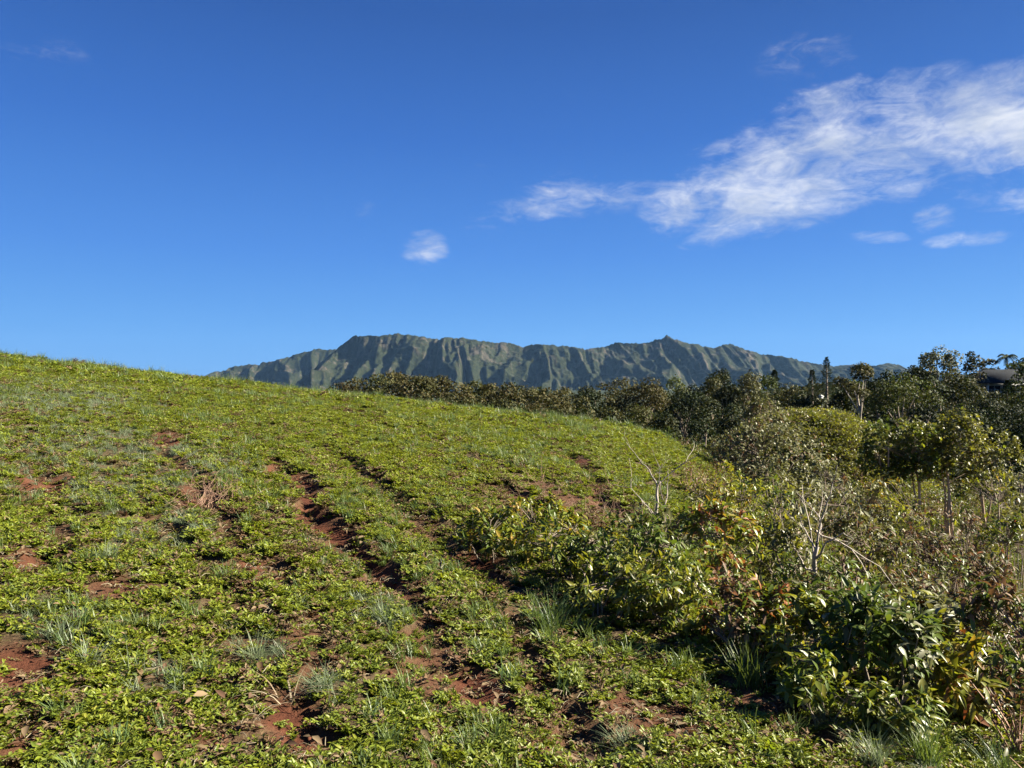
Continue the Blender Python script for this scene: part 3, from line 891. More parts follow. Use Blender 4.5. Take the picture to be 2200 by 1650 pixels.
def shrub(name, u, v, Y, rw, rh, n, L, pal, label, n_obj=None, group=None, cat='shrub', droop=.35, stems=6, bark='bark', seed=None, whorl=6, flat=1.0, shape=None, stem_r=None, stem_name='stem', bare_to=0.0):
    """pixel centre of the crown and its distance; half width and height of the crown in pixels of the photograph;
    pal: {leaf material: weight}"""
    rr = np.random.default_rng(seed if seed is not None else int(u * 7 + v))
    Y0 = Y
    if Y < 16:                                     # stand where the sight line under the crown meets the slope
        gy = ground(u, v + rh * .9)[1]
        Y = float(min(Y, gy)); L *= (Y / Y0) ** .6
    c = at(u, v, Y); mpp = Y / FPX
    a, h = rw * mpp, rh * mpp
    zg = float(surf(np.array([c[0]]), np.array([c[1]]))[0])
    base = np.array([c[0], c[1], min(zg, c[2] - h * .6)])
    root = thing(name, base, label, cat, group)
    cz = c[2] - base[2]
    # twig tips spread through the crown, gathered in clumps
    if Y < 16:
        n = int(n * 1.5); rh_up = 1.02 if u < 1480 else 1.22
        h *= rh_up; c = c + np.array([0, 0, .12 * h]); cz = c[2] - base[2]
    shape = shape or (LEAF_WIDE if Y > 16 else LEAF_SMALL)
    nt = max(10, n // whorl)
    ncl = max(5, int(nt ** .5 * 1.1))
    cl = unit(ncl, rr) * (rr.uniform(.45, .95, ncl) ** .6)[:, None]
    cl[:, 2] = np.where(cl[:, 2] < (-.62 if Y0 < 16 else -.75), -cl[:, 2] * .8, cl[:, 2])
    tips = cl[rr.integers(0, ncl, nt)] + rr.normal(0, .18, (nt, 3))
    ln = np.linalg.norm(tips, axis=1); tips = tips / np.maximum(ln, 1)[:, None] * np.where(ln > 1, rr.uniform(.85, 1.08, nt), 1)[:, None]
    tips = tips * np.array([a, a * flat, h]) + np.array([0, 0, cz])
    # stems
    ends = []
    for k in range(stems):
        g = Geo()
        e = tips[rr.integers(0, nt)] * np.array([.8, .8, .85])
        b0 = np.array([rr.normal() * .05 * a, rr.normal() * .05 * a, -.12])
        mid_ = (b0 + e) / 2 + rr.normal(0, .10 * a, 3)
        r0 = (stem_r or max(.007, .018 * (a + h))) * rr.uniform(.7, 1.1)
        P = np.array([b0, (b0 + mid_) / 2 + rr.normal(0, .03 * a, 3), mid_, (mid_ + e) / 2 + rr.normal(0, .04 * a, 3), e])
        g.tube(P, np.linspace(r0, r0 * .35, 5), 5 if r0 < .03 else 7)
        ends += [P[2], P[3], P[4]]
        link(stem_name, g.mesh(stem_name, [M[bark]]), root)
    ends = np.array(ends); g = Geo()
    for k in range(min(nt, 110)):
        j = np.argmin(np.linalg.norm(ends - tips[k], axis=1))
        P = np.array([ends[j], (ends[j] + tips[k]) / 2 + rr.normal(0, .05 * a, 3), tips[k]])
        g.tube(P, [max(.004, .006 * a), max(.003, .004 * a), .002 + .001 * a], 3)
    link('twigs', g.mesh('twigs', [M[bark]]), root, kind='stuff')
    # leaves in whorls at the tips, the upper ones reaching to the light
    nl = nt * whorl
    ti = np.repeat(np.arange(nt), whorl)
    P = tips[ti] + rr.normal(0, .25 * L, (nl, 3))
    o_ = P - np.array([0, 0, cz * .75]); o_ /= np.linalg.norm(o_, axis=1)[:, None] + 1e-6
    D = o_ * .55 + unit(nl, rr) * .85 + np.array([0, 0, -droop]) * rr.uniform(0, 1.6, nl)[:, None]
    up = np.array([0, 0, 1.0]) + o_ * .5 + unit(nl, rr) * .55
    Rm = frames(D, up); S = L * rr.uniform(.55, 1.25, nl)
    keys = list(pal); wt = np.array([pal[k] for k in keys], float); wt /= wt.sum()
    # the leaf colour goes by twig, so that yellow or dead sprays hang together
    mk = rr.choice(len(keys), nt, p=wt)[ti]
    sw = rr.random(nl) < .22; mk[sw] = rr.choice(len(keys), sw.sum(), p=wt)
    if n_obj is None:
        n_obj = 150 if Y0 < 7.5 else (95 if Y0 < 10.5 else (45 if Y0 < 14 else 0))
    score = o_ @ np.array([.25, -.75, .6]) * 1.0 + (np.linalg.norm((P - [0, 0, cz]) / [a, a, h], axis=1)) * .8 + rr.random(nl) * .3
    order = np.argsort(-score)
    pick = order[:n_obj]; rest = order[n_obj:]
    for i in pick:
        o = bpy.data.objects.new('leaf', LEAF_MESH[keys[mk[i]], int(rr.integers(0, 3))])
        COL.objects.link(o); o.parent = root
        o.location = P[i]; o.rotation_euler = mat_to_euler(Rm[i]); s_ = float(S[i]); o.scale = (s_, s_, s_)
    g = Geo()
    for q in range(len(keys)):
        k2 = rest[mk[rest] == q]
        if len(k2):
            g.add(*spread_shape(shape, P[k2], Rm[k2], S[k2]), q)
    fo = link('foliage', g.mesh('foliage', [M[k] for k in keys]), root, kind='stuff')
    return root


GREEN = {'glossy': 6, 'bright': 2, 'olive': 1}
SH = [
    # u, v, Y, rw, rh, n, L, palette, label
    (1120, 1135, 10.6, 120, 62, 620, .095, {'bright': 5, 'glossy': 3, 'yellow': 2.4}, 'sunlit yellow-green bush standing furthest out on the grass slope', {}),  # extra yellow leaves stand in for sunlight on the top of the crown
    (1060, 1150, 10.9, 75, 45, 320, .09, {'glossy': 4, 'bright': 4}, 'low green bush on the shaded side of the yellow-green bush', {}),
    (1225, 1180, 9.9, 110, 70, 560, .09, {'glossy': 4, 'bright': 5, 'yellow': .6}, 'green bush below the patch of dead red-brown stalks', {}),
    (1340, 1195, 9.2, 120, 80, 640, .095, {'glossy': 7, 'olive': 2, 'pale': .6}, 'dense glossy bush in front of the bleached forked twigs', {}),
    (1440, 1150, 10.2, 95, 62, 420, .10, {'glossy': 5, 'pale': 1.2, 'olive': 2, 'yellow': .3}, 'bush with pale upright leaves at the foot of the bleached twigs', {}),
    (1290, 1265, 8.2, 100, 60, 460, .08, {'glossy': 3.5, 'bright': 5}, 'low leafy bush reaching down into the open grass', {}),
    (1420, 1270, 8.0, 120, 72, 620, .085, {'glossy': 4, 'bright': 4, 'olive': 1}, 'broad leafy bush under the spray of orange dead leaves', {}),
    (1545, 1195, 8.9, 85, 85, 620, .095, {'glossy': 3.5, 'bright': 3, 'orange': 2.2, 'yellow': .8}, 'bush with a hanging spray of orange dead leaves', {}),
    (1500, 1310, 7.2, 85, 60, 430, .075, {'bright': 6, 'glossy': 3}, 'bright yellow-green bush above the dark hollow', {}),
    (1560, 1330, 7.3, 70, 80, 360, .08, {'brown': 3, 'glossy': 2.5, 'olive': 1, 'orange': .4}, 'brown withered bush beside the bright yellow-green bush', {}),
    (1540, 1110, 12.0, 95, 60, 420, .085, {'bright': 4, 'yellow': 1.5, 'olive': 2}, 'yellowish bush at the end of the lime green slope', {}),
    (1640, 1120, 12.6, 90, 70, 420, .09, {'glossy': 3, 'olive': 3, 'bright': 2}, 'green bush below the white stem of the feathery grey tree', {}),
    (1700, 1195, 9.6, 80, 70, 380, .10, {'olive': 3, 'bright': 2, 'pale': 1}, 'olive bush left of the bare white trunk', {}),
    (1820, 1180, 9.6, 85, 65, 380, .085, {'olive': 4, 'pale': 1.4, 'brown': 1}, 'greyish bush right of the bare white trunk', {}),
    (1800, 1105, 12.8, 95, 55, 420, .085, {'pale': 2.5, 'olive': 4, 'brown': 1}, 'pale speckled bush in front of the feathery grey tree', {}),
    (1905, 1105, 12.4, 85, 60, 400, .085, {'olive': 3, 'bright': 2, 'yellow': .8}, 'bush with yellow sprigs left of the tall pinkish trunks', {}),
    (1990, 1165, 10.8, 85, 62, 420, .08, {'olive': 3, 'brown': 2, 'bright': 1}, 'brownish bush at the foot of the tall pinkish trunks', {}),
    (2150, 1110, 12.6, 85, 75, 440, .085, {'olive': 4, 'bright': 2.2, 'yellow': .5}, 'yellow-olive bush right of the tall pinkish trunks', {}),
    (1900, 1230, 8.8, 95, 60, 460, .08, {'olive': 4, 'brown': 1.6, 'glossy': 1.5}, 'olive bush crossed by a pale bare branch', {}),
    (1800, 1290, 7.9, 95, 60, 460, .085, {'olive': 3, 'glossy': 3, 'brown': 1}, 'mixed green bush below the bare white trunk', {}),
    (2050, 1185, 9.8, 80, 60, 380, .07, {'brown': 4, 'olive': 1.5}, 'brown dried bush above the reddish twig thicket', {}),
    (2170, 1215, 9.4, 75, 75, 400, .085, {'olive': 3, 'glossy': 2, 'bright': 1.4, 'orange': .3}, 'olive green bush beside the brown dried bush at the picture edge', {}),
    (1650, 1345, 6.9, 85, 70, 540, .085, {'bright': 2.4, 'glossy': 2.4, 'orange': 1.2, 'pale': .8}, 'leggy bush with mixed orange, green and silvery leaves', {}),
    (2120, 1300, 7.4, 80, 80, 480, .07, {'brown': 4, 'olive': 2.5, 'orange': .15}, 'tan dried bush rising among the reddish twigs', {}),
    (1735, 1390, 6.3, 85, 75, 440, .085, {'bright': 4, 'glossy': 3, 'yellow': .6}, 'yellow-green bush left of the big glossy-leaved bush', {}),
    (1870, 1400, 5.8, 130, 95, 950, .09, {'glossy': 6, 'pale': 1.8, 'olive': 1}, 'big glossy-leaved bush with white-shining leaves', {'n_obj': 240}),
    (2000, 1370, 5.9, 90, 75, 560, .09, {'olive': 2.5, 'pale': 2.5, 'orange': .5, 'bright': 3}, 'bush with pale orange-tipped leaves right of the glossy bush', {'n_obj': 200}),
    (2060, 1465, 5.2, 60, 70, 300, .105, {'bright': 5, 'yellow': 1.5, 'orange': .35}, 'yellow-leaved sprig hanging over the dark hollow', {'n_obj': 150}),
    (2150, 1420, 6.0, 90, 120, 520, .085, {'brown': 3, 'glossy': 3, 'olive': 2}, 'dark brown bush in the shade below the twig thicket', {}),
    (2185, 1330, 7.4, 70, 70, 360, .09, {'olive': 3, 'orange': .7, 'bright': 2}, 'olive bush with scattered orange leaves by the twig thicket', {}),
    (1770, 1500, 5.3, 85, 60, 360, .075, {'glossy': 6, 'bright': 2}, 'dark low bush under the big glossy-leaved bush', {}),
    (1920, 1530, 4.8, 80, 50, 320, .075, {'bright': 3, 'glossy': 2, 'pale': .8}, 'bright leafy bush at the near lip of the dark hollow', {}),
    (2185, 1500, 5.4, 70, 60, 380, .07, {'glossy': 5, 'brown': 2}, 'dark bush in the hollow nearest the viewer', {}),
    (1960, 1290, 7.6, 85, 55, 400, .08, {'olive': 3, 'pale': 1.5, 'brown': 2}, 'dusty olive bush left of the reddish twig thicket', {}),
    (1680, 1085, 15.5, 80, 50, 480, .11, {'olive': 3, 'pale': 2, 'bright': 1}, 'speckled olive bush under the broad feathery tree', {}),
    (1600, 1085, 15.0, 75, 50, 460, .10, {'bright': 4, 'glossy': 2, 'yellow': .6}, 'fresh green bush where the lime slope meets the gully', {}),
    (1760, 1060, 15.8, 80, 50, 460, .11, {'pale': 3, 'olive': 3}, 'whitish bush under the right half of the feathery tree', {}),
    (1890, 1160, 12.6, 80, 55, 460, .095, {'bright': 3, 'yellow': 1, 'olive': 2}, 'yellow-sprigged bush below the shaded slender tree', {}),
    (1960, 1160, 13.0, 70, 42, 400, .10, {'glossy': 4, 'olive': 2}, 'dark green bush among the pinkish trunks', {}),
    (2080, 1195, 11.5, 80, 40, 440, .095, {'olive': 4, 'brown': 1.5, 'bright': 1}, 'olive-brown bush at the foot of the tallest slender tree', {}),
    (2185, 1165, 12.5, 70, 55, 400, .095, {'bright': 3, 'olive': 3}, 'yellow-green bush at the picture edge beyond the dried bushes', {}),
    (1740, 1245, 9.2, 70, 50, 360, .08, {'glossy': 5, 'olive': 2}, 'dark bush right behind the bare white trunk', {}),
    (2030, 1255, 8.6, 80, 50, 400, .08, {'olive': 3, 'glossy': 2, 'orange': .5}, 'mixed bush left of the brown twiggy thickets', {}),
    (1560, 1040, 16.5, 80, 45, 460, .09, {'bright': 6, 'glossy': 1}, 'lime bush on the far shoulder of the slope', {}),
]
for u, v, Y, rw, rh, n, L, pal, lab, kw in SH:
    shrub('leafy_shrub', u, v, Y, rw, rh, n, L, pal, lab, group='shrubs along the gully edge', **kw)

# weeds filling the gully between the shrubs
r = np.random.default_rng(23)


def weed(name, mats, n, a, h, L, r, shape=LEAF_SMALL):
    g = Geo()
    for k in range(9):
        e = np.array([r.normal() * a * .6, r.normal() * a * .6, h * r.uniform(.5, 1)])
        g.tube([(0, 0, -.1), e * .5 + r.normal(0, .05 * a, 3), e], [.010, .007, .003], 3, len(mats) - 1)
    P = np.stack([r.normal(0, a * .5, n), r.normal(0, a * .5, n), h * r.uniform(.15, 1, n) ** .7], 1)
    D = unit(n, r) + [0, 0, .25]
    Rm = frames(D, np.array([0, 0, 1.0]) + unit(n, r) * .6); S = L * r.uniform(.6, 1.3, n)
    mk = r.integers(0, len(mats) - 1, n)
    mk = np.where(r.random(n) < .7, 0, mk)
    for q in range(len(mats) - 1):
        k2 = mk == q
        g.add(*spread_shape(shape, P[k2], Rm[k2], S[k2]), q)
    return g.mesh(name, mats)


WEED = [weed('weed', [M['olive'], M['brown'], M['twig']], 130, .32, .55, .075, r), weed('weed', [M['glossy'], M['bright'], M['twig']], 130, .30, .5, .08, r),
        weed('weed', [M['brown'], M['olive'], M['twig']], 120, .30, .6, .06, r), weed('weed', [M['bright'], M['glossy'], M['twig']], 130, .28, .4, .065, r)]
P2 = fan_points(lambda y: np.interp(y, [0, 6, 12, 25, 40, 60], [5, 4.2, 2.8, 1.5, 1.4, .8]), 2.2, 62, r, tmax=.95)
x, y = P2[:, 0], P2[:, 1]
gul = x - edge_x(y)
ok = (gul > np.where(y < 13, .25, np.where(y < 36, 5.0, 3.5))) & ~((y > 38) & (np.hypot((x - 18.0) / 6.2, (y - 48) / 8) < 1))
x, y = x[ok], y[ok]; n = len(x)
kn = fbm(x * .35, y * .35, 71, 3); pick = np.where(kn < .44, 1, np.where(kn < .54, 3, np.where(kn < .64, 0, 2))); pick = np.where(r.random(n) < .35, r.integers(0, 4, n), pick)
scatter('gully_weeds', 'mixed green and brown weeds filling the gully between the shrubs', np.stack([x, y, surf(x, y) - .03], 1),
        np.stack([r.normal(0, .12, n), r.normal(0, .12, n), r.uniform(0, 6.28, n)], 1), r.uniform(.7, 1.3, n) * np.interp(y, [3, 14, 40], [.6, .8, 1.5]), pick, WEED)

# the green hillock
HILL = [weed('creeper', [M['olive'], M['bright'], M['twig']], 170, .6, .22, .085, r, LEAF_WIDE), weed('creeper', [M['bright'], M['olive'], M['twig']], 170, .6, .25, .085, r, LEAF_WIDE)]
n = 4200
th = r.uniform(0, 6.283, n); q = np.sqrt(r.random(n)) * 1.25
x = 18.0 + 5.6 * q * np.cos(th); y = 48 + 7.5 * q * np.sin(th)
scatter('hillock_creeper', 'smooth yellow-green creeper covering the round hillock', np.stack([x, y, land(x, y) - .05], 1),
        np.stack([r.normal(0, .15, n), r.normal(0, .15, n), r.uniform(0, 6.28, n)], 1), r.uniform(.6, 1.3, n), r.integers(0, 2, n), HILL)

# ------------------------------------------------------------------ bare and dead wood


def branchy(g, p, d, ln, rad, depth, r, bend=.25, fork=2, spread_=.55, mat=0):
    """a bare branch that forks"""
    k = 5; P = [p]; dd = d / np.linalg.norm(d)
    for i in range(k - 1):
        dd = dd + r.normal(0, bend, 3) * .5; dd /= np.linalg.norm(dd)
        P.append(P[-1] + dd * ln / (k - 1))
    P = np.array(P); g.tube(P, np.linspace(rad, rad * .5, k), 5 if rad > .01 else 3, mat)
    if depth > 0:
        for q in range(fork):
            st = P[r.integers(2, k)] if q else P[-1]
            branchy(g, st, dd + r.normal(0, spread_, 3) + [0, 0, .15], ln * r.uniform(.5, .8), rad * .5, depth - 1, r, bend, fork, spread_, mat)


def base_at(u, Y, sink=.05):
    c = at(u, 900, Y); z = float(surf(np.array([c[0]]), np.array([c[1]]))[0])
    return np.array([c[0], c[1], z - sink])


def polyline_tree(name, Y, base_u, lines, label, cat, mat, group=None):
    """bare wood along the given photograph pixels at one distance: lines of (pixels, radius in m, depth offset)"""
    Y = min(Y, ground(base_u, max(p[1] for ln in lines for p in ln[0]) - 4)[1])
    b = base_at(base_u, Y)
    root = thing(name, b, label, cat, group)
    rr = np.random.default_rng(int(base_u))
    for i, (pp, rad, dy, nm) in enumerate(lines):
        g = Geo()
        P = np.array([at(u, v, Y + dy * k / max(1, len(pp) - 1)) for k, (u, v) in enumerate(pp)]) - b
        Q = [P[0]]
        for k in range(len(P) - 1):
            for t_ in (.33, .66, 1):
                Q.append(P[k] + (P[k + 1] - P[k]) * t_ + rr.normal(0, rad * .8, 3) * (t_ < 1))
        Q = np.array(Q); g.tube(Q, np.linspace(rad, rad * .4, len(Q)), 6)
        for k in range(2, len(Q), 2):
            d_ = Q[k] - Q[k - 1] if k else Q[1] - Q[0]
            branchy(g, Q[k], d_ / np.linalg.norm(d_) + rr.normal(0, .7, 3), 6 * rad * rr.uniform(2, 4.5), rad * .35, 1, rr)
        link(nm, g.mesh(nm, [M[mat]]), root)
    return root


polyline_tree('dead_sapling', 12.2, 1412, [([(1414, 1150), (1410, 1100), (1412, 1045), (1420, 1025)], .020, 0, 'stem'),
                                            ([(1412, 1045), (1395, 1010), (1372, 985), (1345, 950)], .008, .3, 'branch'),
                                            ([(1436, 1145), (1428, 1110), (1434, 1040)], .013, .2, 'stem'),
                                            ([(1414, 1118), (1400, 1098), (1378, 1075)], .008, -.3, 'branch')],
              'bleached forked dead sapling on the grass at the bush edge', 'dead sapling', 'dead_wood')
polyline_tree('dead_tree', 8.6, 1752, [([(1745, 1300), (1750, 1240), (1756, 1175), (1752, 1140)], .026, 0, 'trunk'),
                                        ([(1750, 1240), (1725, 1215), (1712, 1185), (1690, 1165)], .011, .4, 'branch'),
                                        ([(1753, 1200), (1775, 1165), (1812, 1145)], .011, -.3, 'branch'),
                                        ([(1754, 1170), (1765, 1130), (1760, 1105)], .010, .3, 'branch'),
                                        ([(1752, 1180), (1735, 1150), (1722, 1125)], .008, .2, 'branch')],
              'bare white dead trunk standing among the grey-olive bushes', 'dead tree', 'dead_wood')
polyline_tree('bare_branch', 7.9, 1985, [([(1985, 1275), (1960, 1245), (1925, 1220), (1895, 1185)], .012, .3, 'stem'), ([(1925, 1220), (1930, 1190), (1950, 1165)], .006, .2, 'branch')],
              'pale bare branch leaning across the olive bush', 'branch', 'dead_wood')
polyline_tree('bare_branch', 5.6, 2170, [([(2190, 1420), (2160, 1370), (2140, 1330)], .009, .2, 'stem'), ([(2160, 1370), (2175, 1340)], .005, .2, 'branch')],
              'thin pale twig sticking out of the dark hollow at the edge', 'branch', 'dead_wood')

r = np.random.default_rng(31)


def twig_thicket(name, u, v, w_, h_, n, label, mat, r):
    Y = ground(u, v)[1]
    b = base_at(u, Y)
    root = thing(name, b, label, 'shrub')
    for k in range(n):
        g = Geo()
        p0 = np.array([r.normal() * w_ * .22, r.normal() * w_ * .22, 0])
        branchy(g, p0, np.array([r.normal() * .35, r.normal() * .35, 1.0]), h_ * r.uniform(.5, .8), r.uniform(.006, .011), 2, r, .22, 2, .35)
        link('twig', g.mesh('twig', [M[mat]]), root)
    n2 = 260
    P = np.stack([r.normal(0, w_ * .35, n2), r.normal(0, w_ * .35, n2), h_ * r.uniform(.3, 1.1, n2)], 1)
    V_, F_ = spread_shape(LEAF_SMALL, P, frames(unit(n2, r), unit(n2, r)), .04 * r.uniform(.6, 1.3, n2))
    link('foliage', new_mesh('foliage', V_, F_, [M['brown']]), root, kind='stuff')
    return root


twig_thicket('dry_thicket', 2085, 1350, .95, 1.15, 80, 'reddish leafless twig thicket beside the dark hollow', 'twig', r)
twig_thicket('dry_thicket', 2120, 1270, 1.0, 1.1, 60, 'brown twiggy thicket just behind the reddish one', 'twig', r)
for (u, v, rad, lab) in [(1235, 1045, .9, 'dead reddish stalks lying on the slope above the dark green bush'), (1300, 1100, .8, 'dead brown stalks on bare earth left of the bleached sapling'),
                         (450, 1085, .32, 'dead straw-coloured stalks by the short rut on the open slope')]:
    c = ground(u, v); b = np.array([c[0], c[1], float(surf(c[:1], c[1:])[0])])
    root = thing('dead_stalks', b, lab, 'dead stalks')
    for k in range(70):
        g = Geo()
        p0 = r.normal(0, rad * .45, 3) * [1, 1, 0]
        p0[2] = float(surf(np.array([b[0] + p0[0]]), np.array([b[1] + p0[1]]))[0]) - b[2]
        az = r.normal(2.0, .7); d_ = np.array([math.cos(az), math.sin(az), r.uniform(.05, .9)])
        branchy(g, p0, d_, r.uniform(.12, .34), r.uniform(.002, .004), 1, r, .3, 2, .6)
        link('stalk', g.mesh('stalk', [M['twig']]), root)

# ------------------------------------------------------------------ single grass clumps
TU = [(1180, 1345, .34, 140, .0055, 'blade', 'tall bright grass clump alone in the middle of the near slope', 1.0),
      (1610, 1470, .30, 150, .005, 'blade', 'feathery grass clump beside the hollow under the bushes', .7),
      (1700, 1570, .22, 100, .005, 'blade', 'small grass clump at the lip of the dark hollow', .8),
      (1990, 1640, .27, 170, .005, 'blade', 'tall sunlit grass clump under the yellow-leaved sprig', .7),
      (1880, 1650, .22, 130, .004, 'blue', 'greyish fine grass clump at the foot of the near bushes', .8),
      (130, 1380, 0.192, 90, .0042, 'blue', 'blue-grey grass clump above the red earth in the near corner', 1.2),
      (185, 1440, 0.176, 80, .0042, 'blue', 'smaller blue-grey grass clump right of the red earth corner', 1.3),
      (550, 1415, 0.192, 110, .0042, 'blue', 'pale blue-green grass clump at the head of a red bare patch', 1.1),
      (690, 1490, 0.176, 80, .0042, 'blue', 'low blue-green grass clump right of a red bare patch', 1.3),
      (230, 1215, 0.208, 80, .0045, 'blue', 'blue-green grass clump above the dead brown plants', 1.0),
      (480, 1245, 0.192, 70, .0045, 'blade', 'green grass clump between two dark ruts', 1.0),
      (1345, 1600, 0.176, 90, .0042, 'blue', 'blue-green grass clump on the near middle slope', 1.2),
      (820, 1335, 0.176, 70, .0042, 'blue', 'fine grass clump below the long rut', 1.0),
      (2150, 1650, .22, 120, .005, 'blade', 'lime grass clump in the near corner by the dark bush', .8)]
for k, (u, v, L, nb, wd, mk, lab, spl) in enumerate(TU):
    c = ground(u, v); rr = np.random.default_rng(100 + k)
    o = link('grass_clump', tuft('grass_clump', M[mk], nb, L, rr, spl, wd, .5, 5), loc=(c[0], c[1], float(surf(c[:1], c[1:])[0]) - .01))
    tag(o, lab, 'grass clump', 'grass clumps on the slope')
c = ground(615, 1500)
o = link('grass_clump', tuft('grass_clump', M['straw'], 16, .26, np.random.default_rng(140), 1.5, .008, .95, 6), loc=(c[0], c[1], float(surf(c[:1], c[1:])[0])))
tag(o, 'pale withered grass blades lying across a red bare patch', 'grass clump', 'grass clumps on the slope')

# ------------------------------------------------------------------ trees in the gully
shrub('feathery_tree', 1655, 1000, 27, 132, 96, 10500, .108, {'olive': 3, 'pale': 6, 'brown': 1}, 'broad feathery grey-olive tree in front of the round hillock', 0, None, 'tree',
      .2, 7, 'bark', stem_r=.055, stem_name='trunk', seed=3)
shrub('feathery_tree', 1640, 905, 29, 50, 46, 1900, .108, {'olive': 4, 'pale': 4, 'brown': 1.5}, 'small pale feathery tree rising behind the broad feathery tree', 0, None, 'tree',
      .2, 3, 'bark', stem_r=.05, stem_name='trunk', seed=4)
for u, v, rw, rh, n, pal, st, lab in [
        (1905, 972, 56, 74, 1150, {'glossy': 6, 'olive': 2}, 2, 'dark green slender tree at the shaded end of the tall-trunked clump'),
        (1975, 962, 66, 72, 1250, {'olive': 4, 'bright': 3, 'glossy': 2}, 2, 'olive slender tree in the middle of the tall-trunked clump'),
        (2050, 962, 70, 82, 1500, {'bright': 4, 'olive': 4, 'pale': .8}, 3, 'tallest yellow-lit slender tree with pinkish trunks'),
        (2125, 985, 58, 74, 1200, {'olive': 4, 'bright': 3, 'pale': 1.6}, 3, 'sunlit slender tree at the bright end of the tall-trunked clump')]:
    shrub('slender_tree', u, v, 25, rw, rh, int(n * 2.6), .112, pal, lab, 0, 'slender trees with bare trunks', 'tree', .3, st, 'tan_bark', stem_r=.075, stem_name='trunk')
shrub('leafy_shrub', 2185, 1060, 18, 50, 45, 500, .11, {'pale': 3, 'olive': 4}, 'pale grey bush beyond the slender trees at the picture edge', 0, None, 'shrub', .3)
shrub('leafy_shrub', 1850, 1075, 21, 60, 40, 700, .12, {'olive': 4, 'pale': 2, 'brown': 1}, 'scrubby bush between the feathery tree and the slender trees', 0, None, 'shrub', .3)
for u, v, rw, rh, lab in [(1950, 935, 62, 26, 'lit olive hedge bush under the dark domed tree'), (1880, 928, 50, 18, 'low lit bush at the left end of the hedge under the domed tree')]:
    shrub('hedge_bush', u, v, 62, rw, rh, 900, .28, {'bright': 3, 'olive': 4, 'glossy': 2}, lab, 0, 'hedge bushes beyond the gully', 'bush', .1)


